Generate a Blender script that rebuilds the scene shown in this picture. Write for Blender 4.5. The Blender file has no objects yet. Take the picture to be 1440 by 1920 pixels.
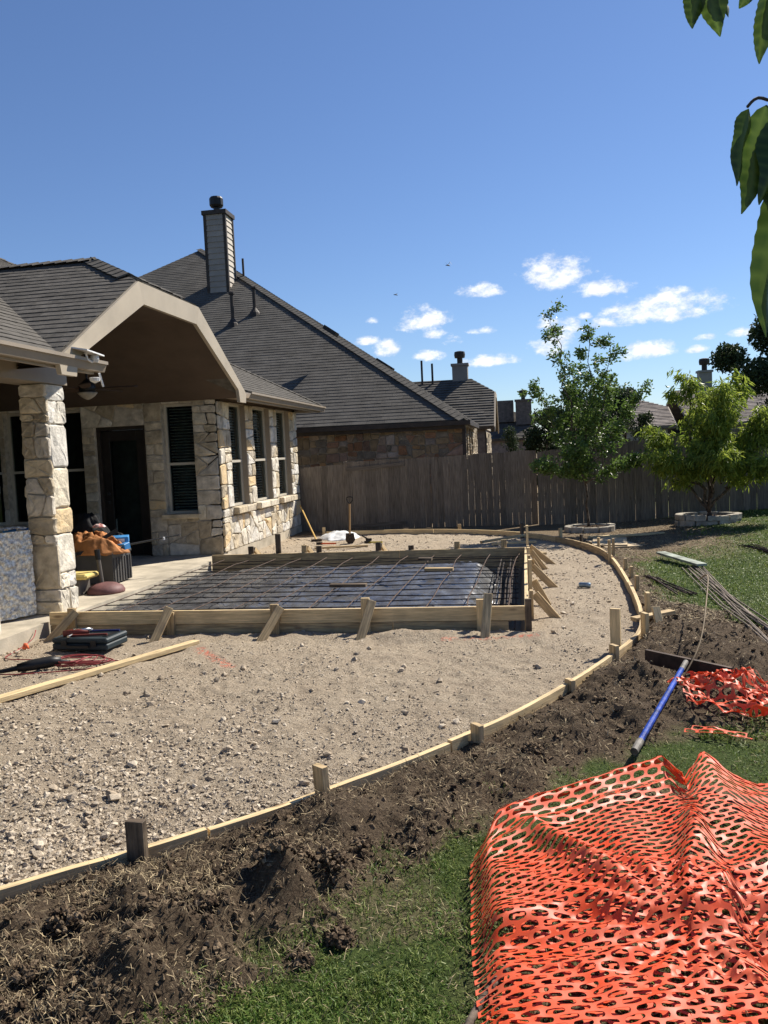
import bpy, math, random
import numpy as np
from mathutils import Vector, Matrix
random.seed(7); RG = np.random.default_rng(7)
SC = bpy.context.scene; COL = SC.collection
# ---------------- camera ----------------
YAW, PITCH, ROLL, EYE = math.radians(9.45), math.radians(4.17), math.radians(2.6), 1.8
fw = Vector((-math.sin(YAW)*math.cos(PITCH), math.cos(YAW)*math.cos(PITCH), -math.sin(PITCH)))
r0 = Vector((math.cos(YAW), math.sin(YAW), 0)); u0 = r0.cross(fw)
rt = r0*math.cos(ROLL)-u0*math.sin(ROLL); up = u0*math.cos(ROLL)+r0*math.sin(ROLL)
cd = bpy.data.cameras.new('camera'); cam = bpy.data.objects.new('camera', cd); COL.objects.link(cam)
cd.sensor_fit = 'VERTICAL'; cd.sensor_height = 24; cd.lens = 24*1550/1920
cd.clip_start = .05; cd.clip_end = 3000
M = Matrix((rt, up, -fw)).transposed().to_4x4(); M.translation = (0, 0, EYE); cam.matrix_world = M
SC.camera = cam
# ---------------- sun and sky ----------------
SUN = Vector((1, 1.2, 1.55)).normalized()
sd = bpy.data.lights.new('sun', 'SUN'); sd.energy = 5.0; sd.angle = math.radians(.53); sd.color = (1, .93, .82)
so = bpy.data.objects.new('sun', sd); COL.objects.link(so); so.rotation_euler = SUN.to_track_quat('Z', 'Y').to_euler()
W = bpy.data.worlds.new('World'); SC.world = W; W.use_nodes = True
wn, wl = W.node_tree.nodes, W.node_tree.links
for n in list(wn): wn.remove(n)
def N(nt, t, **k):
    n = nt.new(t)
    for a, b in k.items():
        if a.startswith('i_'): n.inputs[int(a[2:])].default_value = b
        else: setattr(n, a, b)
    return n
sky = N(wn, 'ShaderNodeTexSky', sky_type='NISHITA', sun_disc=False)
sky.sun_elevation = math.asin(SUN.z); sky.sun_rotation = math.atan2(SUN.x, SUN.y)
sky.altitude = 200; sky.air_density = 1.0; sky.dust_density = .15; sky.ozone_density = 1.6
tint = N(wn, 'ShaderNodeMix', data_type='RGBA', blend_type='MULTIPLY'); tint.inputs[0].default_value = 1
tint.inputs[7].default_value = (.77, .90, 1.14, 1)
wl.new(sky.outputs[0], tint.inputs[6])
tc = N(wn, 'ShaderNodeTexCoord'); sx = N(wn, 'ShaderNodeSeparateXYZ'); wl.new(tc.outputs['Generated'], sx.inputs[0])
def WM(op, a, b=None, c=None, clamp=False):
    m = N(wn, 'ShaderNodeMath', operation=op); m.use_clamp = clamp
    for i, v in enumerate((a, b, c)):
        if v is None: continue
        if isinstance(v, (int, float)): m.inputs[i].default_value = v
        else: wl.new(v, m.inputs[i])
    return m.outputs[0]
az = WM('ARCTAN2', sx.outputs[0], sx.outputs[1]); el = WM('ARCSINE', sx.outputs[2])
# clouds of the far sky: azimuth from +Y, elevation, half sizes (radians), weight
CLOUDS = [(0.0473, 0.1924, 0.0352, 0.0224, 1), (0.1019, 0.1735, 0.0352, 0.0115, 0.9), (0.1698, 0.1455, 0.0569, 0.019, 1), (0.1324, 0.1449, 0.0305, 0.0135, 0.8), (0.1116, 0.1349, 0.0271, 0.0068, 0.55), (-0.1102, 0.1512, 0.0285, 0.0163, 0.95), (-0.095, 0.135, 0.0135, 0.0068, 0.6), (-0.0408, 0.1805, 0.0244, 0.0088, 0.9), (-0.03, 0.1004, 0.0373, 0.0081, 0.95), (-0.1024, 0.1106, 0.0217, 0.0081, 0.9), (0.1529, 0.1006, 0.0244, 0.0129, 0.95), (0.1283, 0.0936, 0.0149, 0.0061, 0.6), (0.042, 0.1192, 0.0217, 0.0257, 0.85), (0.0607, 0.1348, 0.0135, 0.0108, 0.7), (0.2038, 0.0976, 0.0135, 0.0054, 0.7), (0.2493, 0.1108, 0.0163, 0.0061, 0.8), (-0.153, 0.1199, 0.0163, 0.0115, 0.95), (-0.1748, 0.1314, 0.0149, 0.0061, 0.8), (0.0791, 0.1441, 0.0081, 0.0041, 0.7), (0.2112, 0.1097, 0.0122, 0.0041, 0.6), (-0.1705, 0.1541, 0.0081, 0.0041, 0.5), (-0.0381, 0.1355, 0.0149, 0.0047, 0.45), (-0.0732, 0.1264, 0.0135, 0.0081, 0.45)]
nz = N(wn, 'ShaderNodeTexNoise'); nz.inputs['Scale'].default_value = 34; nz.inputs['Detail'].default_value = 9; nz.inputs['Roughness'].default_value = .66
mp = N(wn, 'ShaderNodeMapping'); mp.inputs['Scale'].default_value = (1, 1, 1.7); wl.new(tc.outputs['Generated'], mp.inputs[0]); wl.new(mp.outputs[0], nz.inputs['Vector'])
nz2 = N(wn, 'ShaderNodeTexNoise'); nz2.inputs['Scale'].default_value = 90; nz2.inputs['Detail'].default_value = 4; wl.new(mp.outputs[0], nz2.inputs['Vector'])
fld = None
for (a, e, ra, re, w) in CLOUDS:
    da = WM('DIVIDE', WM('SUBTRACT', az, a), ra); de = WM('DIVIDE', WM('SUBTRACT', el, e), re)
    # flat bottoms: the lower half falls off faster
    de = WM('MULTIPLY', de, WM('MULTIPLY_ADD', WM('LESS_THAN', de, 0), .55, 1))
    d2 = WM('ADD', WM('MULTIPLY', da, da), WM('MULTIPLY', de, de))
    f = WM('MULTIPLY', WM('SUBTRACT', 1, WM('MULTIPLY', d2, .62)), w)
    fld = f if fld is None else WM('MAXIMUM', fld, f)
den = WM('ADD', fld, WM('MULTIPLY', WM('SUBTRACT', nz.outputs[0], .47), 3.4))
mr = N(wn, 'ShaderNodeMapRange', interpolation_type='SMOOTHSTEP'); wl.new(den, mr.inputs[0]); mr.inputs[1].default_value = .18; mr.inputs[2].default_value = 1.15
alpha = WM('MULTIPLY', mr.outputs[0], .97)
shade = N(wn, 'ShaderNodeMapRange'); wl.new(WM('ADD', nz2.outputs[0], WM('MULTIPLY', den, .28)), shade.inputs[0]); shade.inputs[1].default_value = .5; shade.inputs[2].default_value = 1.05
cm = N(wn, 'ShaderNodeMix', data_type='RGBA'); wl.new(shade.outputs[0], cm.inputs[0])
cm.inputs[6].default_value = (7.6, 8.2, 9.3, 1); cm.inputs[7].default_value = (12.8, 12.8, 12.9, 1)
mx = N(wn, 'ShaderNodeMix', data_type='RGBA'); wl.new(alpha, mx.inputs[0]); wl.new(tint.outputs[2], mx.inputs[6]); wl.new(cm.outputs[2], mx.inputs[7])
bg = N(wn, 'ShaderNodeBackground'); wl.new(mx.outputs[2], bg.inputs[0]); bg.inputs[1].default_value = .064
wo = N(wn, 'ShaderNodeOutputWorld'); wl.new(bg.outputs[0], wo.inputs[0])
SC.view_settings.view_transform = 'Standard'; SC.view_settings.look = 'None'; SC.view_settings.gamma = 1
SC.view_settings.use_curve_mapping = False; SC.view_settings.exposure = .7
SC.cycles.max_bounces = 7; SC.cycles.transparent_max_bounces = 12; SC.cycles.use_denoising = True
# ---------------- noise ----------------
def vn(x, y, s=0):
    xi = np.floor(x).astype(np.int64); yi = np.floor(y).astype(np.int64); fx = x-xi; fy = y-yi
    fx = fx*fx*(3-2*fx); fy = fy*fy*(3-2*fy)
    def h(a, b):
        n = (a*374761393+b*668265263+s*1442695041) & 0xffffffff
        n = ((n ^ (n >> 13))*1274126177) & 0xffffffff
        return ((n ^ (n >> 16)) & 0xffff)/65535.
    return (h(xi, yi)*(1-fx)+h(xi+1, yi)*fx)*(1-fy)+(h(xi, yi+1)*(1-fx)+h(xi+1, yi+1)*fx)*fy
def fbm(x, y, o=4, s=0):
    r = 0; a = .5; t = 0
    for i in range(o):
        r = r+a*vn(x, y, s+i*17); t += a; a *= .55; x = x*2.03+5.1; y = y*2.03+1.7
    return r/t
def ss(a, b, x): t = np.clip((x-a)/(b-a), 0, 1); return t*t*(3-2*t)
# ---------------- materials ----------------
MATS = {}
def mat(name, col, rough=.8, var=.0, nscale=6, namt=.25, bump=.0, bscale=40, spec=.3, metal=0, col2=None, stretch=None, coords='Object', objvar=0, trans=0, attr=None, attrcol=None, detail=6, satv=0):
    if name in MATS: return MATS[name]
    m = bpy.data.materials.new(name); MATS[name] = m; m.use_nodes = True
    nt, ln = m.node_tree.nodes, m.node_tree.links
    b = nt['Principled BSDF']; b.inputs['Roughness'].default_value = rough; b.inputs['Metallic'].default_value = metal
    b.inputs['Specular IOR Level'].default_value = spec
    t = N(nt, 'ShaderNodeTexCoord'); v = t.outputs[coords]
    mpn = N(nt, 'ShaderNodeMapping'); ln.new(v, mpn.inputs[0])
    if stretch: mpn.inputs['Scale'].default_value = stretch
    oi = N(nt, 'ShaderNodeObjectInfo')
    ad = N(nt, 'ShaderNodeVectorMath', operation='SCALE'); ad.inputs[0].default_value = (13.1, 7.7, 19.3); ln.new(oi.outputs['Random'], ad.inputs['Scale'])
    a2 = N(nt, 'ShaderNodeVectorMath', operation='ADD'); ln.new(mpn.outputs[0], a2.inputs[0]); ln.new(ad.outputs[0], a2.inputs[1])
    n1 = N(nt, 'ShaderNodeTexNoise'); n1.inputs['Scale'].default_value = nscale; n1.inputs['Detail'].default_value = detail; n1.inputs['Roughness'].default_value = .62; ln.new(a2.outputs[0], n1.inputs['Vector'])
    c2 = col2 if col2 else tuple(c*(1-namt*1.6) for c in col)
    r1 = N(nt, 'ShaderNodeMapRange'); ln.new(n1.outputs[0], r1.inputs[0]); r1.inputs[1].default_value = .33; r1.inputs[2].default_value = .67
    mi = N(nt, 'ShaderNodeMix', data_type='RGBA'); ln.new(r1.outputs[0], mi.inputs[0]); mi.inputs[6].default_value = (*c2, 1)
    c1 = tuple(min(1, c*(1+namt*.5)) for c in col); mi.inputs[7].default_value = (*c1, 1)
    out = mi.outputs[2]
    if attr:
        at = N(nt, 'ShaderNodeAttribute', attribute_name=attr); ma = N(nt, 'ShaderNodeMix', data_type='RGBA'); ln.new(at.outputs['Fac'], ma.inputs[0]); ln.new(out, ma.inputs[6]); ma.inputs[7].default_value = (*attrcol, 1); out = ma.outputs[2]
    if objvar:
        hs = N(nt, 'ShaderNodeHueSaturation'); ln.new(out, hs.inputs['Color']); q = N(nt, 'ShaderNodeMapRange'); ln.new(oi.outputs['Random'], q.inputs[0]); q.inputs[3].default_value = 1-objvar; q.inputs[4].default_value = 1+objvar; ln.new(q.outputs[0], hs.inputs['Value'])
        if satv:
            w2 = N(nt, 'ShaderNodeMath', operation='FRACT'); w3 = N(nt, 'ShaderNodeMath', operation='MULTIPLY', i_1=17.3); ln.new(oi.outputs['Random'], w3.inputs[0]); ln.new(w3.outputs[0], w2.inputs[0])
            q2 = N(nt, 'ShaderNodeMapRange'); ln.new(w2.outputs[0], q2.inputs[0]); q2.inputs[3].default_value = 1-satv; q2.inputs[4].default_value = 1+satv; ln.new(q2.outputs[0], hs.inputs['Saturation'])
        out = hs.outputs[0]
    ln.new(out, b.inputs['Base Color'])
    if bump:
        n2 = N(nt, 'ShaderNodeTexNoise'); n2.inputs['Scale'].default_value = bscale; n2.inputs['Detail'].default_value = 5; ln.new(a2.outputs[0], n2.inputs['Vector'])
        bp = N(nt, 'ShaderNodeBump'); bp.inputs['Strength'].default_value = min(1, bump); bp.inputs['Distance'].default_value = .012; ln.new(n2.outputs[0], bp.inputs['Height']); ln.new(bp.outputs[0], b.inputs['Normal'])
    if trans:
        tr = N(nt, 'ShaderNodeBsdfTranslucent'); ln.new(out, tr.inputs['Color']); ms = N(nt, 'ShaderNodeMixShader'); ms.inputs[0].default_value = trans
        ln.new(b.outputs[0], ms.inputs[1]); ln.new(tr.outputs[0], ms.inputs[2]); ln.new(ms.outputs[0], nt['Material Output'].inputs[0])
    return m
# ---------------- objects ----------------
BASE = {}
def tag(o, label=None, cat=None, group=None, kind=None):
    for k, v in (('label', label), ('category', cat), ('group', group), ('kind', kind)):
        if v: o[k] = v
    return o
def thing(name, label, cat, base=(0, 0, 0), group=None, kind=None):
    o = bpy.data.objects.new(name, None); o.empty_display_size = .1; COL.objects.link(o); o.location = base
    BASE[o.name] = Vector(base); return tag(o, label, cat, group, kind)
def base_of(p): return BASE.get(p.name, Vector()) if p else Vector()
def link(name, me, parent=None, base=None, smooth=False):
    o = bpy.data.objects.new(name, me); COL.objects.link(o)
    b = base_of(parent) if base is None else Vector(base)
    if parent: o.parent = parent
    else: o.location = b
    BASE[o.name] = b
    if smooth: me.shade_smooth()
    return o
class MB:
    def __init__(s): s.v = []; s.f = []; s.uv = []
    def add(s, vs, fs, uvs=None):
        n = len(s.v); s.v += [tuple(p) for p in vs]
        for i, f in enumerate(fs):
            s.f.append([n+k for k in f]); s.uv.append(uvs[i] if uvs else [(0, 0)]*len(f))
        return s
    def box(s, a, b, M=None):
        x0, y0, z0 = a; x1, y1, z1 = b
        vs = [Vector(p) for p in ((x0, y0, z0), (x1, y0, z0), (x1, y1, z0), (x0, y1, z0), (x0, y0, z1), (x1, y0, z1), (x1, y1, z1), (x0, y1, z1))]
        if M is not None: vs = [M @ p for p in vs]
        return s.add(vs, [(0, 3, 2, 1), (4, 5, 6, 7), (0, 1, 5, 4), (1, 2, 6, 5), (2, 3, 7, 6), (3, 0, 4, 7)])
    def sweep(s, path, sec, up=(0, 0, 1), closed=True, caps=True, scale=None):
        path = [Vector(p) for p in path]; up = Vector(up); n = len(sec); vs = []; L = 0; Ls = []
        for i, p in enumerate(path):
            a = path[max(0, i-1)]; b = path[min(len(path)-1, i+1)]; t = (b-a).normalized()
            uu = up if abs(t.dot(up)) < .98 else Vector((1, 0, 0)); sd_ = t.cross(uu).normalized(); uu = sd_.cross(t).normalized()
            k = scale[i] if scale else 1
            vs += [p+sd_*q[0]*k+uu*q[1]*k for q in sec]
            if i: L += (p-path[i-1]).length
            Ls.append(L)
        per = [0]
        for j in range(n): a, b = sec[j], sec[(j+1) % n]; per.append(per[-1]+math.hypot(b[0]-a[0], b[1]-a[1]))
        fs = []; uv = []
        for i in range(len(path)-1):
            for j in range(n):
                k = (j+1) % n; fs.append((i*n+j, i*n+k, (i+1)*n+k, (i+1)*n+j)); uv.append([(Ls[i], per[j]), (Ls[i], per[j+1]), (Ls[i+1], per[j+1]), (Ls[i+1], per[j])])
        if caps:
            fs.append(tuple(range(n-1, -1, -1))); uv.append([(.02*q[0], q[1]) for q in sec][::-1])
            o = (len(path)-1)*n; fs.append(tuple(range(o, o+n))); uv.append([(.02*q[0], q[1]) for q in sec])
        return s.add(vs, fs, uv)
    def bar(s, p0, p1, w, h, up=(0, 0, 1)): return s.sweep([p0, p1], [(-w/2, -h/2), (w/2, -h/2), (w/2, h/2), (-w/2, h/2)], up)
    def tube(s, path, r, n=6, scale=None): return s.sweep(path, [(r*math.cos(2*math.pi*k/n), r*math.sin(2*math.pi*k/n)) for k in range(n)], scale=scale)
    def lathe(s, c, prof, n=16, sq=1):
        vs = [(c[0]+r*math.cos(2*math.pi*k/n), c[1]+r*sq*math.sin(2*math.pi*k/n), c[2]+z) for r, z in prof for k in range(n)]
        fs = [(i*n+k, i*n+(k+1) % n, (i+1)*n+(k+1) % n, (i+1)*n+k) for i in range(len(prof)-1) for k in range(n)]
        fs.append(tuple(range(n-1, -1, -1))); o = (len(prof)-1)*n; fs.append(tuple(range(o, o+n))); return s.add(vs, fs)
    def build(s, name, m, parent=None, base=None, smooth=False, bevel=0, kind=None, label=None):
        b = base_of(parent) if base is None else Vector(base)
        me = bpy.data.meshes.new(name); me.from_pydata([(x-b.x, y-b.y, z-b.z) for x, y, z in s.v], [], s.f)
        ul = me.uv_layers.new(name='UVMap'); flat = [c for f in s.uv for q in f for c in q]; ul.data.foreach_set('uv', flat)
        if m: me.materials.append(m)
        o = link(name, me, parent, b, smooth)
        if bevel:
            md = o.modifiers.new('bevel', 'BEVEL'); md.width = bevel; md.segments = 1; md.limit_method = 'ANGLE'
        if kind: o['kind'] = kind
        if label: o['label'] = label
        return o
def npmesh(name, V, F, m, parent=None, base=(0, 0, 0), smooth=False, attrs=None, kind=None):
    me = bpy.data.meshes.new(name); V = np.asarray(V, np.float32)-np.array(base, np.float32); F = np.asarray(F, np.int32); k = F.shape[1]
    me.vertices.add(len(V)); me.vertices.foreach_set('co', V.ravel())
    me.loops.add(F.size); me.loops.foreach_set('vertex_index', F.ravel())
    me.polygons.add(len(F)); me.polygons.foreach_set('loop_start', np.arange(0, F.size, k, dtype=np.int32)); 
    me.update(calc_edges=True); me.validate()
    if not smooth: me.shade_flat()
    for a, d in (attrs or {}).items():
        at = me.attributes.new(a, 'FLOAT', 'POINT'); at.data.foreach_set('value', np.asarray(d, np.float32))
    if m: me.materials.append(m)
    o = link(name, me, parent, base if not parent else None, smooth)
    if kind: o['kind'] = kind
    return o
def clip(poly, p, n):
    out = []
    for i in range(len(poly)):
        a, b = poly[i], poly[(i+1) % len(poly)]; da = (a[0]-p[0])*n[0]+(a[1]-p[1])*n[1]; db = (b[0]-p[0])*n[0]+(b[1]-p[1])*n[1]
        if da >= 0: out.append(a)
        if (da > 0 > db) or (da < 0 < db): t = da/(da-db); out.append((a[0]+(b[0]-a[0])*t, a[1]+(b[1]-a[1])*t))
    return out
def area(P): return .5*sum(P[i][0]*P[(i+1) % len(P)][1]-P[(i+1) % len(P)][0]*P[i][1] for i in range(len(P)))
def inset(P, g):
    out = P
    for i in range(len(P)):
        a, b = P[i], P[(i+1) % len(P)]; dx, dy = b[0]-a[0], b[1]-a[1]; L = math.hypot(dx, dy)
        if L < 1e-5: continue
        n = (-dy/L, dx/L); out = clip(out, (a[0]+n[0]*g, a[1]+n[1]*g), n)
        if len(out) < 3: return []
    return out
def split(P, target, wild=.25, asp=1.25):
    """cut a convex polygon into stones by slightly crooked cuts"""
    A = abs(area(P)); xs = [p[0] for p in P]; ys = [p[1] for p in P]; w, h = max(xs)-min(xs), max(ys)-min(ys)
    if A < target*random.uniform(.7, 1.9) and max(w/h, h/w) < 2.6 or A < target*.45: return [P]
    cx, cy = sum(xs)/len(xs)+random.uniform(-.16, .16)*w, sum(ys)/len(ys)+random.uniform(-.16, .16)*h
    ang = (0 if h*asp > w else math.pi/2)+random.gauss(0, .07)
    if random.random() < wild: ang += random.choice((-1, 1))*random.uniform(.3, .8)
    rat = lambda q: abs(area(q))/max(1e-9, sum(math.hypot(q[i][0]-q[i-1][0], q[i][1]-q[i-1][1]) for i in range(len(q)))**2)
    lim = min(.038, rat(P)*1.02)
    for tr in range(8):
        n = (-math.sin(ang), math.cos(ang)); a = clip(P, (cx, cy), n); b = clip(P, (cx, cy), (-n[0], -n[1])); r = []
        if all(len(q) >= 3 and rat(q) > lim and abs(area(q)) > target*.18 for q in (a, b)): break
        ang = (0 if h*asp > w else math.pi/2)+random.gauss(0, .12); cx, cy = sum(xs)/len(xs)+random.uniform(-.12, .12)*w, sum(ys)/len(ys)+random.uniform(-.12, .12)*h
    else: return [P]
    for q in (a, b):
        if len(q) >= 3 and abs(area(q)) > 1e-4: r += split(q, target, wild, asp)
    return r
class Frame:
    def __init__(s, o, u, v): s.o = Vector(o); s.u = Vector(u).normalized(); s.v = Vector(v).normalized(); s.n = s.u.cross(s.v)
    def __call__(s, a, b, c=0): return s.o+s.u*a+s.v*b+s.n*c
def stone(fr, P, gap, depth, m, parent, name='stone', rough=1):
    if area(P) < 0: P = P[::-1]
    Q = inset(P, gap)
    if len(Q) < 3: return
    R_ = []
    for i in range(len(Q)):                      # round the corners, then roughen the outline
        a, b = Q[i], Q[(i+1) % len(Q)]; L = math.hypot(b[0]-a[0], b[1]-a[1])
        if L < .02: R_.append(((a[0]+b[0])/2, (a[1]+b[1])/2)); continue
        c = min(.3, .022/L); R_ += [(a[0]+(b[0]-a[0])*c, a[1]+(b[1]-a[1])*c)]
        if L > .16: j = random.gauss(0, .0045*rough); R_.append(((a[0]+b[0])/2+j, (a[1]+b[1])/2-j))
        R_ += [(b[0]+(a[0]-b[0])*c, b[1]+(a[1]-b[1])*c)]
    R_ = [(x+random.gauss(0, .0025*rough), y+random.gauss(0, .0025*rough)) for x, y in R_]
    n = len(R_); cx = sum(p[0] for p in R_)/n; cy = sum(p[1] for p in R_)/n; tx, ty = random.gauss(0, .02), random.gauss(0, .02)
    def ring(k, d, jit): return [fr(cx+(x-cx)*k, cy+(y-cy)*k, d+(x-cx)*tx+(y-cy)*ty+random.gauss(0, jit)) for x, y in R_]
    s = .93 if n else 1
    vs = ring(1, -.01, 0)+ring(1, depth*.55, .001)+ring(s, depth, .0022*rough)+ring(.5, depth+.002, .004*rough)+[fr(cx, cy, depth+random.uniform(-.002, .006)*rough)]
    fs = []
    for r in range(3): fs += [(r*n+i, r*n+(i+1) % n, (r+1)*n+(i+1) % n, (r+1)*n+i) for i in range(n)]
    fs += [(3*n+i, 3*n+(i+1) % n, 4*n) for i in range(n)]
    MB().add(vs, fs).build(name, m, parent)
def wall(fr, regions, thick, core_m, pick, parent, name='wall', gap=.009, depth=.03, target=.07, wild=.25, asp=1.25, rough=1):
    mb = MB()
    for r in regions:
        u0_, v0_, u1_, v1_ = r[:4]; ps = [fr(a, b, c) for c in (-thick, 0) for a, b in ((u0_, v0_), (u1_, v0_), (u1_, v1_), (u0_, v1_))]
        mb.add(ps, [(3, 2, 1, 0), (4, 5, 6, 7), (0, 1, 5, 4), (1, 2, 6, 5), (2, 3, 7, 6), (3, 0, 4, 7)])
    w = mb.build(name, core_m, parent)
    for r in regions:
        if len(r) > 4 and r[4] == 0: continue
        t = r[4] if len(r) > 4 else target; wd = r[5] if len(r) > 5 else wild
        for P in split([(r[0], r[1]), (r[2], r[1]), (r[2], r[3]), (r[0], r[3])], t, wd, asp):
            stone(fr, P, gap, depth+random.uniform(-.008, .012), pick(), w, rough=rough)
    return w
def shingles(fr, poly, parent, m, expo=.14, wmin=.17, wmax=.42, t=.011, keep=0, slab=True, slab_m=None, name='roof', thick=.12):
    """a roof slab with overlapping shingles laid course by course; the `keep` nearest become parts, the others one joined part"""
    if area(poly) < 0: poly = poly[::-1]
    n = len(poly); mb = MB()
    vs = [fr(x, y, -.004) for x, y in poly]+[fr(x, y, -thick) for x, y in poly]
    mb.add(vs, [tuple(range(n)), tuple(range(2*n-1, n-1, -1))]+[(n+i, n+(i+1) % n, (i+1) % n, i) for i in range(n)])
    rf = mb.build(name, slab_m or m, parent)
    xs = [p[0] for p in poly]; ys = [p[1] for p in poly]; pcs = []; v = min(ys)
    while v < max(ys):
        h = expo+.05; u = min(xs)-random.uniform(0, wmax)
        while u < max(xs):
            w = random.uniform(wmin, wmax); tt = t*random.choice((.8, .9, 1, 1.1)); P = [(u+.002, v), (u+w-.002, v), (u+w-.002, v+h), (u+.002, v+h)]
            for i in range(n):
                a, b = poly[i], poly[(i+1) % n]; L = math.hypot(b[0]-a[0], b[1]-a[1])
                if L > 1e-4: P = clip(P, a, (-(b[1]-a[1])/L, (b[0]-a[0])/L))
                if len(P) < 3: break
            if len(P) >= 3 and abs(area(P)) > 1e-4:
                sag = random.uniform(-.004, .004)
                k = len(P); top = [fr(x, y+sag*(y < v+.01), .004+tt*(1-(y-v)/h)) for x, y in P]; bot = [fr(x, y, 0) for x, y in P]
                pcs.append(((top[0]-Vector((0, 0, EYE))).length, top+bot, [tuple(range(k))]+[(k+i, k+(i+1) % k, (i+1) % k, i) for i in range(k)]))
            u += w
        v += expo
    pcs.sort(key=lambda q: q[0])
    for q in pcs[:keep]: MB().add(q[1], q[2]).build('shingle', m, rf)
    if pcs[keep:]:
        mb = MB()
        for q in pcs[keep:]: mb.add(q[1], q[2])
        mb.build('shingles', m, rf, kind='stuff')
    return rf
# ================= materials list =================
m_mortar = mat('mortar', (.52, .46, .37), .95, nscale=9, bump=.6, bscale=60)
m_cream = mat('limestone_cream', (.62, .54, .415), .9, nscale=5, namt=.3, bump=.9, bscale=28, objvar=.14, satv=.3)
m_white = mat('limestone_white', (.70, .645, .54), .9, nscale=6, namt=.25, bump=.9, bscale=30, objvar=.1, satv=.4)
m_gold = mat('limestone_gold', (.60, .44, .235), .9, nscale=12, namt=.3, bump=.9, bscale=34, objvar=.12, col2=(.52, .42, .28))
m_tan = mat('limestone_tan', (.50, .42, .30), .9, nscale=6, namt=.3, bump=.9, bscale=30, objvar=.15)
m_nst = [mat('sandstone_brown', (.25, .185, .13), .9, nscale=5, bump=.5, objvar=.35, satv=.5), mat('sandstone_rust', (.22, .135, .09), .9, nscale=5, bump=.5, objvar=.3, satv=.3),
         mat('sandstone_grey', (.19, .165, .13), .9, nscale=5, bump=.5, objvar=.3), mat('sandstone_ochre', (.22, .165, .10), .9, nscale=5, bump=.5, objvar=.3)]
m_nmort = mat('grey_mortar', (.25, .215, .165), .95, bump=.3)
m_shin = mat('asphalt_shingle', (.115, .106, .093), .95, nscale=9, namt=.25, bump=.3, bscale=160, objvar=.14, spec=.15)
m_shin2 = mat('asphalt_shingle_weathered', (.112, .104, .092), .95, nscale=2.2, namt=.22, bump=.5, bscale=120, spec=.15, detail=12)
m_trim = mat('tan_painted_trim', (.41, .35, .265), .55, nscale=2, namt=.08)
m_gut = mat('gutter_paint', (.30, .25, .19), .45, nscale=2, namt=.08)
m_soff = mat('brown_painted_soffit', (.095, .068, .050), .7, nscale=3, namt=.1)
m_dark = mat('dark_brown_trim', (.045, .035, .028), .6)
m_wfr = mat('window_frame_almond', (.50, .46, .38), .5, namt=.06)
m_conc = mat('patio_concrete', (.50, .44, .34), .9, nscale=2.2, namt=.25, bump=.35, bscale=80)
m_conc2 = mat('rough_concrete', (.36, .33, .28), .95, nscale=8, namt=.35, bump=1, bscale=30)
m_black = mat('black_plastic', (.014, .014, .015), .45)
m_door = mat('dark_bronze_door', (.025, .02, .017), .4)
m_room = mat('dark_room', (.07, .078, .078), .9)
m_blind = mat('blind_slats', (.5, .5, .45), .6)
def wood(name, col, gr=.3, knots=.5, rough=.75, objvar=.1, dirt=0):
    if name in MATS: return MATS[name]
    m = mat(name, col, rough, objvar=objvar, coords='UV', stretch=(2.2, 34, 1), nscale=1.6, namt=gr, bump=.25, bscale=5)
    nt, ln = m.node_tree.nodes, m.node_tree.links; b = nt['Principled BSDF']; src = b.inputs['Base Color'].links[0].from_socket
    t = N(nt, 'ShaderNodeTexCoord'); mp_ = N(nt, 'ShaderNodeMapping'); mp_.inputs['Scale'].default_value = (3, 9, 1); ln.new(t.outputs['UV'], mp_.inputs[0])
    oi = N(nt, 'ShaderNodeObjectInfo'); ad = N(nt, 'ShaderNodeVectorMath', operation='ADD'); ln.new(mp_.outputs[0], ad.inputs[0]); sc_ = N(nt, 'ShaderNodeVectorMath', operation='SCALE'); sc_.inputs[0].default_value = (31, 57, 3); ln.new(oi.outputs['Random'], sc_.inputs['Scale']); ln.new(sc_.outputs[0], ad.inputs[1])
    vo = N(nt, 'ShaderNodeTexVoronoi'); vo.inputs['Scale'].default_value = .62; ln.new(ad.outputs[0], vo.inputs['Vector'])
    r = N(nt, 'ShaderNodeMapRange'); ln.new(vo.outputs['Distance'], r.inputs[0]); r.inputs[1].default_value = .05; r.inputs[2].default_value = .12; r.inputs[3].default_value = knots; r.inputs[4].default_value = 0
    mi = N(nt, 'ShaderNodeMix', data_type='RGBA'); ln.new(r.outputs[0], mi.inputs[0]); ln.new(src, mi.inputs[6]); mi.inputs[7].default_value = (col[0]*.25, col[1]*.2, col[2]*.18, 1); out = mi.outputs[2]
    if dirt:
        g = N(nt, 'ShaderNodeTexNoise'); g.inputs['Scale'].default_value = 7; g.inputs['Detail'].default_value = 8; ln.new(t.outputs['Object'], g.inputs['Vector'])
        r2 = N(nt, 'ShaderNodeMapRange'); ln.new(g.outputs[0], r2.inputs[0]); r2.inputs[1].default_value = .5; r2.inputs[2].default_value = .7; r2.inputs[4].default_value = dirt
        m2 = N(nt, 'ShaderNodeMix', data_type='RGBA'); ln.new(r2.outputs[0], m2.inputs[0]); ln.new(out, m2.inputs[6]); m2.inputs[7].default_value = (.22, .165, .11, 1); out = m2.outputs[2]
    ln.new(out, b.inputs['Base Color']); return m
m_pine = wood('new_pine', (.70, .53, .29), .25, .7, dirt=.22)
m_pine2 = wood('dirty_pine', (.56, .41, .22), .35, .7, dirt=.5)
m_old = wood('dark_weathered_stake', (.13, .095, .065), .5, .3, dirt=.6)
m_fence = wood('weathered_cedar', (.20, .168, .135), .3, .5, .9, objvar=.22)
m_rust = mat('rusty_rebar', (.11, .066, .045), .75, nscale=30, namt=.6)
m_rustd = mat('dark_rebar', (.06, .045, .036), .7, nscale=30, namt=.5)
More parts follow.
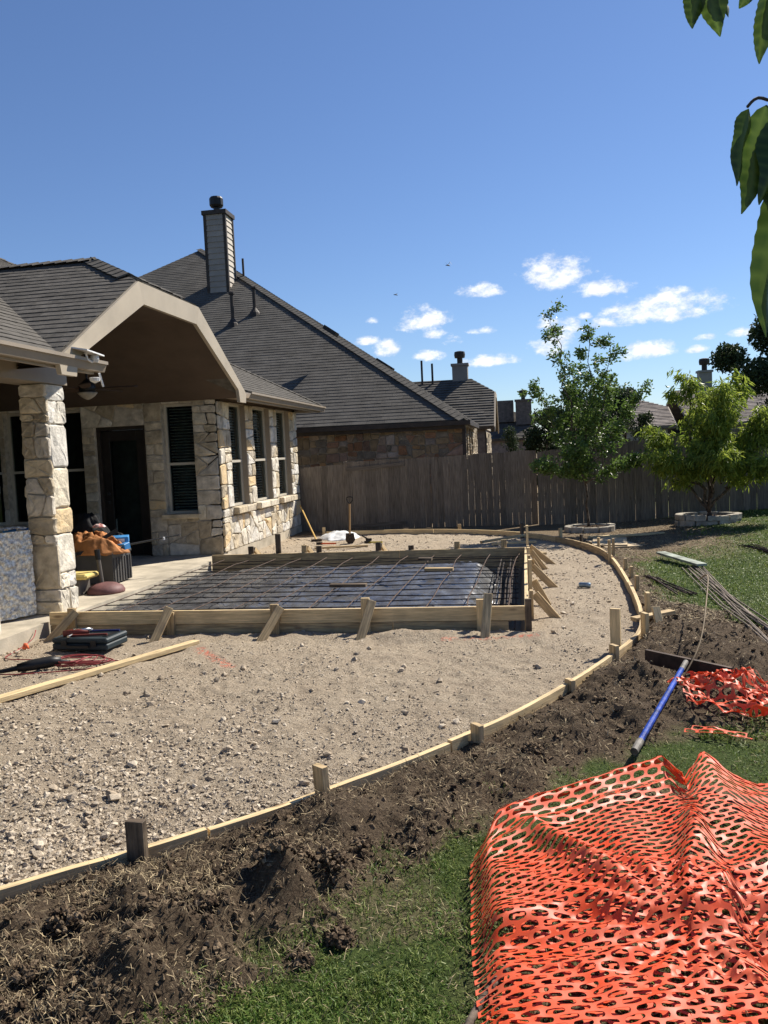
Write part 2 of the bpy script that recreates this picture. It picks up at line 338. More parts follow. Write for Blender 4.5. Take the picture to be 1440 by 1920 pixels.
# ================= ground =================
EDGE = [(-4.6, .9), (-3.4, 1.9), (-2.64, 2.52), (-2.14, 2.93), (-1.94, 3.12), (-1.73, 3.28), (-1.46, 3.54), (-1.22, 3.77), (-.99, 4.05), (-.68, 4.40), (-.35, 4.84), (-.13, 5.14), (.23, 5.78), (.48, 6.27), (.82, 7.02), (1.02, 7.55), (1.14, 8.33), (1.22, 9.5), (1.29, 11.1), (1.31, 12.6), (1.2, 13.77), (.80, 15.0), (.22, 16.12), (-.62, 16.95), (-2.02, 17.6), (-4.31, 17.62)]
def smooth_poly(P, it=2):
    for _ in range(it):
        Q = [P[0]]
        for a, b in zip(P, P[1:]): Q += [(.75*a[0]+.25*b[0], .75*a[1]+.25*b[1]), (.25*a[0]+.75*b[0], .25*a[1]+.75*b[1])]
        P = Q+[P[-1]]
    return P
EDGES = smooth_poly(EDGE, 1)
_poly = EDGES+[(-5.3, 17.62), (-5.3, .9)]
def inside(x, y, P):
    r = np.zeros(x.shape, bool)
    for i in range(len(P)):
        x1, y1 = P[i]; x2, y2 = P[(i+1) % len(P)]
        if y1 == y2: continue
        r ^= ((y1 > y) != (y2 > y)) & (x < (x2-x1)*(y-y1)/(y2-y1)+x1)
    return r
def dcurve(x, y):
    d = np.full(x.shape, 1e9)
    for a, b in zip(EDGES, EDGES[1:]):
        dx, dy = b[0]-a[0], b[1]-a[1]; t = np.clip(((x-a[0])*dx+(y-a[1])*dy)/(dx*dx+dy*dy), 0, 1)
        d = np.minimum(d, np.hypot(x-a[0]-t*dx, y-a[1]-t*dy))
    return np.where(inside(x, y, _poly), -d, d)
HEAPS = [(.72, 6.02, .30, .15), (-.93, 3.66, .20, .13), (-1.25, 2.62, .33, .13), (-.5, 3.66, .22, .10), (1.42, 7.4, .5, .09), (.55, 5.15, .3, .10), (-1.9, 2.55, .25, .10), (-.62, 3.05, .22, .10), (.1, 5.0, .22, .07), (1.1, 5.55, .3, .07), (-1.1, 3.1, .3, .08), (1.6, 6.7, .35, .06), (-.72, 2.97, .12, .13), (-.97, 2.98, .11, .11), (-1.32, 2.35, .15, .12), (-.5, 3.12, .10, .09), (-1.55, 2.85, .15, .10), (.0, 4.35, .14, .09), (-.25, 4.15, .12, .08), (-.98, 2.2, .2, .07)]
def masks(x, y, full=False):
    d = dcurve(x, y); n1 = fbm(x*1.7, y*1.7, 4, 3); n2 = fbm(x*6, y*6, 3, 9)
    wd = .86+.55*ss(-.7, -1.5, x)+.10*ss(.2, .8, x)*ss(4.5, 5.5, y)+.62*ss(.2, 1.0, x)*ss(5.0, 6.2, y)*ss(8.4, 6.9, y)
    wd = wd*(1-.75*ss(8.0, 9.6, y)); dh = ss(-.12, .34, wd-d+(n1-.5)*.6+(n2-.5)*.2)*(d > 0); dirt = ss(-.14, .14, wd-d+(n1-.5)*.75+(n2-.5)*.5)*(d > 0)
    grav = ss(.0, -.05, d)
    far = ss(12.0, 14.5, y+(n1-.5)*4)*ss(4.2, 2.8, x+(n1-.5)*2.2); shr = ss(.55, .15, d+(n1-.5)*.7)*ss(7.5, 9, y)*.7
    dry = np.clip(np.maximum(far, shr*.85), 0, 1)
    net = ss(-.35, .0, x)*ss(4.7, 4.1, y-.55*np.clip(x, 0, 2))*.7*ss(.45, .6, n1+.05)
    grass = (1-dirt)*(1-dry)*(1-net)*(d > .02)*(1-.5*ss(.50, .66, fbm(x*2.3+9, y*2.3, 4, 66))*ss(8, 5, y)); return (d, dirt, grav, grass, n1, n2) if not full else (d, dirt, grav, grass, n1, n2, dh)
def gz(x, y, fine=True):
    x = np.asarray(x, float); y = np.asarray(y, float); d, dirt, grav, grass, n1, n2, dh = masks(x, y, True)
    out = .02+.065*np.clip(x-2, 0, 7)*ss(6, 13, y)+.012*(n1-.5)
    m = .03+.06*n1
    for hx, hy, hr, hh in HEAPS: m = m+1.0*hh*np.exp(-((x-hx)**2+(y-hy)**2)/(hr*hr))*(.6+.8*n2)
    near = ss(12, 7, y); rg = 1-np.abs(2*fbm(x*5.5, y*5.5, 3, 31)-1)
    m = m+near*(.095*(fbm(x*3.2, y*3.2, 3, 21)-.45)+.065*(rg-.6)+.040*(fbm(x*13, y*13, 3, 5)-.5)+.036*(fbm(x*34, y*34, 3, 6)-.5))
    m = m*ss(-.02, .14, d)*.92+.035*(1-ss(0, .14, d)); z = out*(1-dh)+m*dh+grass*.006*(n2-.5)
    pit = -.014+.028*fbm(x*.8, y*.8, 3, 40)+.055*(fbm(x*4, y*4, 4, 41)-.5)+.036*(fbm(x*15, y*15, 3, 42)-.5)*ss(12, 6, y)*(.5+n1)+.008*(fbm(x*50, y*50, 2, 43)-.5)*ss(9, 4, y)
    berm = .03*np.exp(-((y-7.85)/.16)**2)*(x < .2)*(x > -4.6)*(.4+n2)+.05*np.exp(-((x+.9)**2/.3+(y-7.75)**2/.03))
    z = np.where(d < 0, pit+berm, z)
    fi = (x > -4.95) & (x < -.005) & (y > 8.06) & (y < 12.68)
    z = np.where(fi, np.minimum(z, -.06-.26*ss(0, .05, np.minimum(np.minimum(-.005-x, y-8.06), 12.68-y))), z)
    z = np.where((x < -5.15) & (y < 18.7), -.05, z); return z
def axis(*segs):
    out = []
    for a, b, s0, s1 in segs:
        p = a; n = max(1, int(2*(b-a)/(s0+s1))); k = (s1/s0)**(1/max(1, n)); s = s0
        while p < b-1e-6: out.append(p); p += s; s = max(min(s0, s1), min(max(s0, s1), s*k))
    return np.array(sorted(set(round(v, 4) for v in out+[segs[-1][1]])))
gx = axis((-600, -40, 90, 30), (-40, -5.3, 12, .3), (-5.3, -3, .06, .035), (-3, 1.9, .0155, .0155), (1.9, 9, .03, .25), (9, 40, .5, 8), (40, 700, 15, 120))
gy = axis((-30, 1.6, 6, .2), (1.6, 6.0, .0155, .0165), (6.0, 13.5, .02, .07), (13.5, 19, .07, .12), (19, 60, .3, 4), (60, 1200, 10, 200))
GX, GY = np.meshgrid(gx, gy); GX = GX.ravel(); GY = GY.ravel(); d_, di_, gr_, gs_, n1_, n2_ = masks(GX, GY); GZ = gz(GX, GY)
nx, ny = len(gx), len(gy); ii, jj = np.meshgrid(np.arange(nx-1), np.arange(ny-1)); i0 = (jj*nx+ii).ravel()
m_gr = bpy.data.materials.new('yard_ground'); m_gr.use_nodes = True; nt, ln = m_gr.node_tree.nodes, m_gr.node_tree.links; b = nt['Principled BSDF']; b.inputs['Roughness'].default_value = .95; b.inputs['Specular IOR Level'].default_value = .15
g_tc = N(nt, 'ShaderNodeTexCoord')
def gnoise(s, d=6, r=.6):
    n = N(nt, 'ShaderNodeTexNoise'); n.inputs['Scale'].default_value = s; n.inputs['Detail'].default_value = d; n.inputs['Roughness'].default_value = r; ln.new(g_tc.outputs['Object'], n.inputs['Vector']); return n.outputs[0]
def gramp(f, cs):
    r = N(nt, 'ShaderNodeValToRGB'); ln.new(f, r.inputs[0]); e = r.color_ramp.elements
    while len(e) < len(cs): e.new(.5)
    for k, (p, c) in zip(e, cs): k.position = p; k.color = (*c, 1)
    return r.outputs[0]
def gmix(f, a, b_):
    m = N(nt, 'ShaderNodeMix', data_type='RGBA'); ln.new(f, m.inputs[0]); ln.new(a, m.inputs[6]); ln.new(b_, m.inputs[7]); return m.outputs[2]
def gattr(n): return N(nt, 'ShaderNodeAttribute', attribute_name=n).outputs['Fac']
c_gr = gmix(gramp(gnoise(2.2, 10, .7), [(.4, (0, 0, 0)), (.6, (1, 1, 1))]), gramp(gnoise(48, 9, .75), [(.30, (.21, .16, .11)), (.45, (.36, .29, .208)), (.56, (.49, .41, .305)), (.7, (.58, .50, .39))]), gramp(gnoise(70, 8, .75), [(.3, (.21, .16, .11)), (.48, (.365, .292, .21)), (.7, (.53, .45, .34))]))
c_di = gmix(gnoise(3.5, 4), gramp(gnoise(75, 9, .78), [(.32, (.032, .022, .014)), (.48, (.092, .065, .042)), (.6, (.22, .165, .104)), (.7, (.36, .28, .175))]), gramp(gnoise(60, 9, .75), [(.3, (.026, .018, .012)), (.5, (.080, .056, .037)), (.7, (.20, .148, .095))]))
c_gs = gramp(gnoise(40, 9, .75), [(.3, (.022, .034, .009)), (.5, (.06, .092, .022)), (.68, (.11, .14, .04)), (.78, (.17, .16, .08))])
c_dr = gramp(gnoise(45, 9, .78), [(.3, (.055, .038, .024)), (.46, (.15, .108, .066)), (.6, (.26, .20, .13)), (.74, (.38, .31, .21))])
col = gmix(gattr('grass'), c_dr, c_gs); col = gmix(gattr('dirt'), col, c_di); col = gmix(gattr('grav'), col, c_gr); col = col
pk = N(nt, 'ShaderNodeMix', data_type='RGBA'); pf = N(nt, 'ShaderNodeMath', operation='MULTIPLY'); ln.new(gattr('paint'), pf.inputs[0]); rr_ = N(nt, 'ShaderNodeMapRange'); ln.new(gnoise(25, 4), rr_.inputs[0]); rr_.inputs[1].default_value = .45; rr_.inputs[2].default_value = .6; ln.new(rr_.outputs[0], pf.inputs[1]); ln.new(pf.outputs[0], pk.inputs[0]); ln.new(col, pk.inputs[6]); pk.inputs[7].default_value = (.62, .16, .10, 1)
ln.new(pk.outputs[2], b.inputs['Base Color'])
bp = N(nt, 'ShaderNodeBump'); bp.inputs['Strength'].default_value = 1; bp.inputs['Distance'].default_value = .03; ln.new(gnoise(60, 10, .75), bp.inputs['Height']); ln.new(bp.outputs[0], b.inputs['Normal'])
def paintline(x, y, a, b_, w):
    dx, dy = b_[0]-a[0], b_[1]-a[1]; t = np.clip(((x-a[0])*dx+(y-a[1])*dy)/(dx*dx+dy*dy), 0, 1); return ss(w, w*.4, np.hypot(x-a[0]-t*dx, y-a[1]-t*dy))
pt = np.maximum(paintline(GX, GY, (-3.05, 7.35), (-2.55, 6.75), .07), paintline(GX, GY, (-.75, 7.6), (.1, 7.75), .05)*.7)
ground = npmesh('ground', np.stack([GX, GY, GZ], 1), np.stack([i0, i0+1, i0+nx+1, i0+nx], 1), m_gr, smooth=True, attrs=dict(grass=gs_, dirt=di_, grav=gr_, paint=pt))
tag(ground, kind='structure', label='dug up back yard of pale gravel, brown soil and lawn')
# ---- scattered stuff ----
t_ = (1+5**.5)/2
ICO = np.array([(-1, t_, 0), (1, t_, 0), (-1, -t_, 0), (1, -t_, 0), (0, -1, t_), (0, 1, t_), (0, -1, -t_), (0, 1, -t_), (t_, 0, -1), (t_, 0, 1), (-t_, 0, -1), (-t_, 0, 1)])/1.9
ICOF = np.array([(0, 11, 5), (0, 5, 1), (0, 1, 7), (0, 7, 10), (0, 10, 11), (1, 5, 9), (5, 11, 4), (11, 10, 2), (10, 7, 6), (7, 1, 8), (3, 9, 4), (3, 4, 2), (3, 2, 6), (3, 6, 8), (3, 8, 9), (4, 9, 5), (2, 4, 11), (6, 2, 10), (8, 6, 7), (9, 8, 1)])
OCT = np.array([(1, 0, 0), (-1, 0, 0), (0, 1, 0), (0, -1, 0), (0, 0, 1), (0, 0, -1)], float); OCTF = np.array([(0, 2, 4), (2, 1, 4), (1, 3, 4), (3, 0, 4), (2, 0, 5), (1, 2, 5), (3, 1, 5), (0, 3, 5)])
def lumps(name, x, y, z, s, m, V0=ICO, F0=ICOF, jit=.28, flat=.65, sink=.25, kind='stuff', var=None, smooth=False):
    n = len(x); V = V0[None]*(1+RG.normal(0, jit, (n, len(V0), 1)))*(s[:, None, None]*np.stack([RG.uniform(.7, 1.3, n), RG.uniform(.7, 1.2, n), RG.uniform(flat*.7, flat*1.3, n)], 1)[:, None, :])
    V = V+RG.normal(0, .12, V.shape)*s[:, None, None]; a = RG.uniform(0, 6.28, n); ca, sa = np.cos(a)[:, None], np.sin(a)[:, None]; b_ = RG.normal(0, .4, n); cb, sb = np.cos(b_)[:, None], np.sin(b_)[:, None]
    X = V[:, :, 0]; Y = V[:, :, 1]*cb-V[:, :, 2]*sb; Z = V[:, :, 1]*sb+V[:, :, 2]*cb; X, Y = X*ca-Y*sa, X*sa+Y*ca
    P = np.stack([X+x[:, None], Y+y[:, None], Z+(z+s*flat*(.5-sink))[:, None]], 2).reshape(-1, 3); F = (F0[None]+(np.arange(n)*len(V0))[:, None, None]).reshape(-1, 3)
    vv = np.repeat(RG.random(n) if var is None else var, len(V0)); return npmesh(name, P, F, m, attrs=dict(var=vv), kind=kind, smooth=smooth)
def strips(name, x, y, z, L, w, lean, m, up0=.0, bend=.4, kind='stuff', var=None):
    """grass blades or straws: three-point tapered strips"""
    n = len(x); a = RG.uniform(0, 6.28, n); dx, dy = np.cos(a), np.sin(a); e = lean; ch, sh = np.cos(e), np.sin(e); px, py = -dy, dx; tw = RG.uniform(-1, 1, n)*.8
    sxv = np.stack([px*np.cos(tw), py*np.cos(tw), np.sin(tw)], 1)*w[:, None]/2; b0 = np.stack([x, y, z], 1); mid = b0+np.stack([dx*ch, dy*ch, sh], 1)*(L*.55)[:, None]
    e2 = e-bend*RG.uniform(.3, 1.8, n); tip = mid+np.stack([dx*np.cos(e2), dy*np.cos(e2), np.sin(e2)], 1)*(L*.45)[:, None]
    V = np.stack([b0-sxv, b0+sxv, mid+sxv*.8, mid-sxv*.8, tip], 1).reshape(-1, 3); o = (np.arange(n)*5)[:, None, None]; F = (np.array([(0, 1, 2), (0, 2, 3), (3, 2, 4)])[None]+o).reshape(-1, 3)
    return npmesh(name, V, F, m, attrs=dict(var=np.repeat(RG.random(n) if var is None else var, 5)), kind=kind)
def samp(n, xr, yr, p=1.):
    """random spots, denser towards the near end"""
    u = RG.random(n); k = (yr[0]/yr[1])**p; y = yr[0]*(1-u*(1-k))**(-1/p); x = RG.uniform(xr[0], xr[1], n); return x, y
m_peb = mat('gravel_stone', (.40, .32, .23), .95, nscale=40, namt=.4, attr='var', attrcol=(.56, .48, .37), spec=.12, bump=.5, bscale=120)
m_clod = mat('soil_clod', (.080, .055, .037), .98, nscale=45, namt=.7, attr='var', attrcol=(.25, .185, .12), spec=.08, bump=1, bscale=140)
m_straw = mat('dry_straw', (.085, .058, .034), .8, nscale=20, attr='var', attrcol=(.52, .41, .24), spec=.3)
m_grass = mat('lawn_grass', (.075, .15, .020), .5, nscale=3, namt=.35, attr='var', attrcol=(.27, .31, .09), spec=.22, trans=.3)
x, y = samp(255000, (-5.0, 1.32), (1.9, 17.4), 1.6); d, di, gr, gs, n1, n2 = masks(x, y); cl = fbm(x*2.6, y*2.6, 4, 77)
heavy = ss(-.3, -2.2, x+(cl-.5)*2.4)*ss(7, 4.3, y); keep = (d < -.03) & (RG.random(len(x)) < np.clip(.20+1.2*ss(.42, .68, cl)+.42*heavy*ss(.3, .5, cl), 0, 1)) & ~((x > -5.1) & (x < .03) & (y > 8.0) & (y < 12.8)); x, y, cl, hv = x[keep], y[keep], cl[keep], heavy[keep]
s = (.0028+.0030*RG.exponential(1, len(x)).clip(0, 4.2)*(.78+.5*hv))*(1+ss(6, 16, y)*1.3); z = gz(x, y); big = s > .0095
lumps('gravel', x[~big], y[~big], z[~big], s[~big], m_peb, OCT, OCTF, .3, .75, kind='stuff'); lumps('gravel_stones', x[big], y[big], z[big], s[big]*1.05, m_peb, kind='stuff', jit=.24, sink=.3, flat=.6)
x, y = samp(260, (-4.6, 1.0), (2.6, 13), 1.3); d, *_ = masks(x, y); k = (d < -.1) & ~((x > -5.1) & (x < .1) & (y > 7.9) & (y < 12.8)); x, y = x[k], y[k]; lumps('loose_rocks', x, y, gz(x, y), RG.uniform(.018, .036, len(x)), m_peb, kind='stuff', jit=.16, sink=.0)
# soil clods, some dark crumbs on the gravel too
x, y = samp(120000, (-3.4, 3.2), (1.5, 11), 1.8); d, di, gr, gs, n1, n2 = masks(x, y); cl = fbm(x*4, y*4, 3, 12)
k = ((d > .03) & (RG.random(len(x)) < di*(.35+.9*(cl > .48)))) | ((d < 0) & (d > -1.6) & (RG.random(len(x)) < .10*ss(.5, .7, cl))); k &= ~((x > -5.1) & (x < .1) & (y > 7.9) & (y < 12.8)); x, y, d = x[k], y[k], d[k]
s = .0032+.0036*RG.exponential(1, len(x)).clip(0, 4.2); s[d < 0] *= .7; s = np.where(d > 0, np.minimum(s, .012+d*.2), s)*(1+ss(4, 9, y)*.6); big = s > .011; z = gz(x, y); va = RG.random(len(x))**1.5
lumps('soil_crumbs', x[~big], y[~big], z[~big], s[~big], m_clod, OCT, OCTF, .4, .9, sink=.1, var=va[~big]); lumps('soil_clods', x[big], y[big], z[big], s[big], m_clod, jit=.38, flat=.8, sink=.25, var=va[big])
x, y = samp(90, (-2.5, 2.5), (2.1, 9), 1.2); d, di, *_ = masks(x, y); k = (di > .5) & (d > .2); x, y = x[k], y[k]; xs, ys, zs, ssz = [], [], [], []
for a, b_ in zip(x, y):
    R_ = RG.uniform(.03, .085); q = 110; ph = RG.uniform(0, 6.28, q); rr = np.sqrt(RG.random(q))*R_; xs.append(a+rr*np.cos(ph)); ys.append(b_+rr*np.sin(ph)); zs.append(gz(a, b_)+np.sqrt(np.maximum(0, R_*R_-rr*rr))*.75*RG.uniform(.5, 1, q)); ssz.append(RG.uniform(.005, .014, q))
x, y, z, s = map(np.concatenate, (xs, ys, zs, ssz)); lumps('sod_chunks', x, y, z, s, m_clod, jit=.3, flat=.85, sink=.3, var=RG.random(len(x))**1.5)
x, y = samp(300000, (-3.6, 3.6), (1.5, 12), 1.8); d, di, gr, gs, n1, n2 = masks(x, y); cl = fbm(x*3, y*3, 3, 55)
k = (d > .02) & (RG.random(len(x)) < np.clip(di*(.30+.9*ss(.38, .60, cl))+.35*(1-gs)*(1-di)+.08*gs, 0, 1)); x, y, cl = x[k], y[k], cl[k]; n = len(x)
strips('dead_grass_and_roots', x, y, gz(x, y)+RG.uniform(-.004, .020, n), RG.uniform(.012, .07, n), RG.uniform(.0014, .0034, n)*(1+ss(3, 10, y)*2), RG.uniform(-.3, 1.0, n), m_straw, bend=1.1, var=np.clip(RG.random(n)**1.9*(.5+cl), 0, 1))
x, y = samp(420000, (-3.0, 2.6), (1.5, 6.5), 1.6); d, di, gr, gs, n1, n2 = masks(x, y); k = (RG.random(len(x)) < gs*(.25+.75*ss(.35, .55, fbm(x*5, y*5, 3, 8)))) & (d > .05); x, y = x[k], y[k]; n = len(x)
strips('lawn_grass', x, y, gz(x, y)-.004, RG.uniform(.018, .055, n)*(.6+.8*vn(x*4, y*4, 2)), RG.uniform(.0026, .0052, n), RG.uniform(.2, 1.4, n), m_grass, bend=.8, var=np.clip(RG.random(n)**1.7+.25*(fbm(x*2, y*2, 2, 4)-.4), 0, 1))
x, y = samp(190000, (1.0, 8), (5.0, 19), 1.1); d, di, gr, gs, n1, n2 = masks(x, y); k = (RG.random(len(x)) < np.clip(gs*(.6+.6*n2), 0, 1)) & (d > .1); x, y = x[k], y[k]; n = len(x)
strips('far_lawn_grass', x, y, gz(x, y)-.004, RG.uniform(.03, .06, n), RG.uniform(.006, .011, n)*(1+ss(8, 18, y)), RG.uniform(.3, 1.4, n), m_grass, bend=.7, var=np.clip(RG.random(n)**1.3+.5*(n1[k]-.5), 0, 1))
x, y = samp(60000, (1.0, 6), (8, 19), 1.0); d, di, gr, gs, n1, n2 = masks(x, y); k = (RG.random(len(x)) < (1-gs)*.8) & (d > .1); x, y = x[k], y[k]; n = len(x)
strips('dead_lawn_litter', x, y, gz(x, y), RG.uniform(.03, .08, n), RG.uniform(.004, .010, n), RG.uniform(-.1, .6, n), m_straw, bend=.5, var=RG.random(n)**1.5)
# ================= glass =================
m_glass = bpy.data.materials.new('window_glass'); m_glass.use_nodes = True; nt, ln = m_glass.node_tree.nodes, m_glass.node_tree.links
for n in list(nt): nt.remove(n)
g_ = N(nt, 'ShaderNodeBsdfGlossy'); g_.inputs['Roughness'].default_value = .02; g_.inputs[0].default_value = (.8, .9, .9, 1); tr_ = N(nt, 'ShaderNodeBsdfTransparent'); tr_.inputs[0].default_value = (.6, .68, .66, 1)
fr_ = N(nt, 'ShaderNodeFresnel'); fr_.inputs[0].default_value = 1.5; ms_ = N(nt, 'ShaderNodeMixShader'); ln.new(fr_.outputs[0], ms_.inputs[0]); ln.new(tr_.outputs[0], ms_.inputs[1]); ln.new(g_.outputs[0], ms_.inputs[2]); ln.new(ms_.outputs[0], N(nt, 'ShaderNodeOutputMaterial').inputs[0])
def window(fr, u0_, v0_, u1_, v1_, parent, rec=.12, rail=None, fm=None, blind=0, name='window', dark=.35, jamb=None, label=None):
    """double-hung window set back in its opening: frame with panes, blinds and a dark room behind"""
    fm = fm or m_wfr; mb = MB(); w = .045
    def fb(a, b, c, d, e0, e1):
        ps = [fr(x, y, z) for z in (e0, e1) for x, y in ((a, b), (c, b), (c, d), (a, d))]; mb.add(ps, [(3, 2, 1, 0), (4, 5, 6, 7), (0, 1, 5, 4), (1, 2, 6, 5), (2, 3, 7, 6), (3, 0, 4, 7)])
    z0, z1 = -rec-.06, -rec; fb(u0_, v0_, u0_+w, v1_, z0, z1); fb(u1_-w, v0_, u1_, v1_, z0, z1); fb(u0_+w, v1_-w, u1_-w, v1_, z0, z1); fb(u0_+w, v0_, u1_-w, v0_+w, z0, z1)
    rail = rail or (v0_+v1_)/2; fb(u0_+w, rail-.022, u1_-w, rail+.022, z0+.003, z1+.008)
    f = mb.build(name, fm, parent, label=label)
    for a, b in ((v0_+w, rail-.022), (rail+.022, v1_-w)):
        g = MB(); g.add([fr(u0_+w, a, z0+.03), fr(u1_-w, a, z0+.03), fr(u1_-w, b, z0+.03), fr(u0_+w, b, z0+.03)], [(0, 1, 2, 3)]); g.build('pane', m_glass, f)
    if blind:
        g = MB(); v = v0_+w if blind == 1 else rail; v = v0_+w
        while v < v1_-w:
            g.add([fr(u0_+w+.01, v, z0-.03), fr(u1_-w-.01, v, z0-.03), fr(u1_-w-.01, v+.022, z0-.062), fr(u0_+w+.01, v+.022, z0-.062)], [(0, 1, 2, 3)]); v += .052
        g.build('blind', m_blind, f, kind='stuff')
    g = MB(); a0, a1, b0, b1, d = u0_-.02, u1_+.02, v0_-.02, v1_+.02, -rec-.06-dark
    ps = [fr(x, y, z) for z in (z0-.002, d) for x, y in ((a0, b0), (a1, b0), (a1, b1), (a0, b1))]; g.add(ps, [(4, 7, 6, 5), (0, 4, 5, 1), (1, 5, 6, 2), (2, 6, 7, 3), (3, 7, 4, 0)]); g.build('room_lining', m_room, f)
    if jamb:
        g = MB()
        for q in (((u0_, v0_), (u0_+.004, v1_)), ((u1_-.004, v0_), (u1_, v1_)), ((u0_+.004, v1_-.004), (u1_-.004, v1_))):
            ps = [fr(x, y, z) for z in (z1+.001, .022) for x, y in ((q[0][0], q[0][1]), (q[1][0], q[0][1]), (q[1][0], q[1][1]), (q[0][0], q[1][1]))]; g.add(ps, [(3, 2, 1, 0), (4, 5, 6, 7), (0, 1, 5, 4), (1, 2, 6, 5), (2, 3, 7, 6), (3, 0, 4, 7)])
        g.build('jamb', jamb, f)
    return f
# ================= the stone house =================
PS = .15   # patio level
house = thing('stone_house', 'cream limestone house on the left with covered patio gable and grey shingle roof', 'house', (-5.1, 13.6, 0))
def pick_p():
    r = random.random(); return m_cream if r < .5 else m_tan if r < .78 else m_white if r < .955 else m_gold
def pick_b():
    r = random.random(); return m_white if r < .52 else m_cream if r < .85 else m_tan if r < .90 else m_gold
# wall with the door, facing the camera (-Y); u runs along +X from X=-11
fw_ = Frame((-11, 13.6, 0), (1, 0, 0), (0, 0, 1)); U = lambda x: x+11
top = 3.1
wall(fw_, [(U(-11), .78, U(-9.95), 2.78, .1), (U(-9.2), .78, U(-9.1), 2.78, .1), (U(-8.3), .78, U(-8.15), 2.78, .05), (U(-7.6), PS, U(-7.36), 2.45, .035, 0, .2), (U(-11), PS, U(-7.6), .78, .09), (U(-6.42), PS, U(-6.1), 2.5, .06, 0),
  (U(-6.1), PS, U(-5.53), .88, .07, .4), (U(-11), 2.78, U(-7.6), top, .10, .2), (U(-7.6), 2.45, U(-6.42), top, .15, .75), (U(-6.42), 2.5, U(-6.1), top, .09, .3), (U(-6.1), 2.79, U(-5.53), top, .12, .6), (U(-5.53), PS, U(-5.1), top, .075, .15)], .18, m_mortar, pick_p, house, gap=.008, depth=.018, rough=.8)
for a, b in ((-9.95, -9.2), (-9.1, -8.3), (-8.15, -7.6)): window(fw_, U(a), .78, U(b), 2.78, house, rail=1.72, blind=0, dark=.9)
window(fw_, U(-6.1), .88, U(-5.53), 2.79, house, rail=1.75, blind=1, dark=.4)
MB().bar((-6.16, 13.555, .84), (-5.47, 13.555, .84), .12, .08).build('sill', m_cream, house, bevel=.008)
# door
MB().box((-7.36, 13.66, PS), (-7.30, 13.74, 2.45)).box((-6.48, 13.66, PS), (-6.42, 13.74, 2.45)).box((-7.30, 13.66, 2.39), (-6.48, 13.74, 2.45)).build('door_frame', m_dark, house)
dr = MB().box((-7.29, 13.70, PS+.02), (-7.14, 13.745, 2.38)).box((-6.64, 13.70, PS+.02), (-6.49, 13.745, 2.38)).box((-7.14, 13.70, 2.2), (-6.64, 13.745, 2.38)).box((-7.14, 13.70, PS+.02), (-6.64, 13.745, .42)).build('door', m_door, house, bevel=.004)
MB().add([(-7.14, 13.72, .42), (-6.64, 13.72, .42), (-6.64, 13.72, 2.2), (-7.14, 13.72, 2.2)], [(0, 1, 2, 3)]).build('glass', m_glass, dr)
MB().add([(-7.3, 14.1, PS), (-6.45, 14.1, PS), (-6.45, 14.1, 2.4), (-7.3, 14.1, 2.4)], [(0, 1, 2, 3)]).build('room_lining', m_room, dr)
for z in (1.12, 1.27): MB().lathe((-7.21, 13.68, z), [(.0, -.02), (.03, -.02), (.03, .02), (0, .02)], 10).build('handle', m_black, dr)
# wall facing the yard (+X); u runs along +Y
fb_ = Frame((-5.1, 13.6, 0), (0, 1, 0), (0, 0, 1)); top2 = 2.8; Bz = .16
wall(fb_, [(0, .93, .58, top2, .075, .05), (1.45, .93, 1.90, top2, .075, .05), (2.98, .93, 3.46, top2, .075, .05), (4.46, .93, 5.07, top2, .07, .05), (0, Bz+.02, 5.07, .78, .075, .55, .9), (0, .78, .58, .93, .04, 0), (1.45, .78, 1.90, .93, .05, 0), (2.98, .78, 3.46, .93, .05, 0), (4.46, .78, 5.07, .93, .05, 0)], .2, m_mortar, pick_b, house, gap=.009, depth=.03, rough=1.2)
MB().box((-5.3, 13.6, 2.8), (-5.1, 18.67, 2.95)).build('frieze_board', m_soff, house)
for a, b in ((.58, 1.45), (1.90, 2.98), (3.46, 4.46)):
    window(fb_, a, .93, b, 2.8, house, rail=1.75, rec=.08, blind=1, dark=.5, jamb=m_gut)
    for k in range(2): MB().bar((-5.07, 13.6+a-.05+k*(b-a+.1)/2+.004, .865), (-5.07, 13.6+a-.05+(k+1)*(b-a+.1)/2-.004, .865), .2, .12).build('sill', random.choice((m_white, m_cream)), house, bevel=.012)
MB().box((-5.29, 13.72, -.3), (-5.075, 18.7, Bz+.02)).build('foundation', m_conc, house)
wall(Frame((-5.1, 18.67, 0), (-1, 0, 0), (0, 0, 1)), [(0, 0, 6, 2.9, 0)], .2, m_mortar, pick_b, house, name='rear_wall')
# columns
def column(y0, y1, zt):
    c = MB().box((-5.41, y0, PS), (-5.14, y1, zt)).build('column', m_mortar, house)
    sides = [(Frame((-5.41, y0, PS), (1, 0, 0), (0, 0, 1)), .30), (Frame((-5.14, y0, PS), (0, 1, 0), (0, 0, 1)), y1-y0), (Frame((-5.41, y1, PS), (0, -1, 0), (0, 0, 1)), y1-y0)]
    for i, (f, w) in enumerate(sides):
        v = 0
        while v < zt-PS-.02:
            h = min(random.uniform(.28, .52), zt-PS-v); h = zt-PS-v if zt-PS-v-h < .12 else h; P = [(-.012 if i else -.02, v), (w+.012, v), (w+.012, v+h), (-.012 if i else -.02, v+h)]
            r = random.random()
            for Q in (split(P, .05, .22) if r < .55 else [P]): stone(f, Q, .006, .03+random.uniform(-.006, .012), (m_gold if (i == 1 and .55 < v < .95) or random.random() < .05 else (m_white if i == 1 else random.choice((m_cream, m_tan, m_cream)))), c, rough=1.3)  # yard side gets whiter stones, its sunlight put into the colour
            v += h
column(8.45, 8.80, 2.72); column(6.95, 7.33, 2.72)
MB().box((-5.46, -2, 2.72), (-5.09, 8.86, 2.90)).build('beam', m_gut, house)
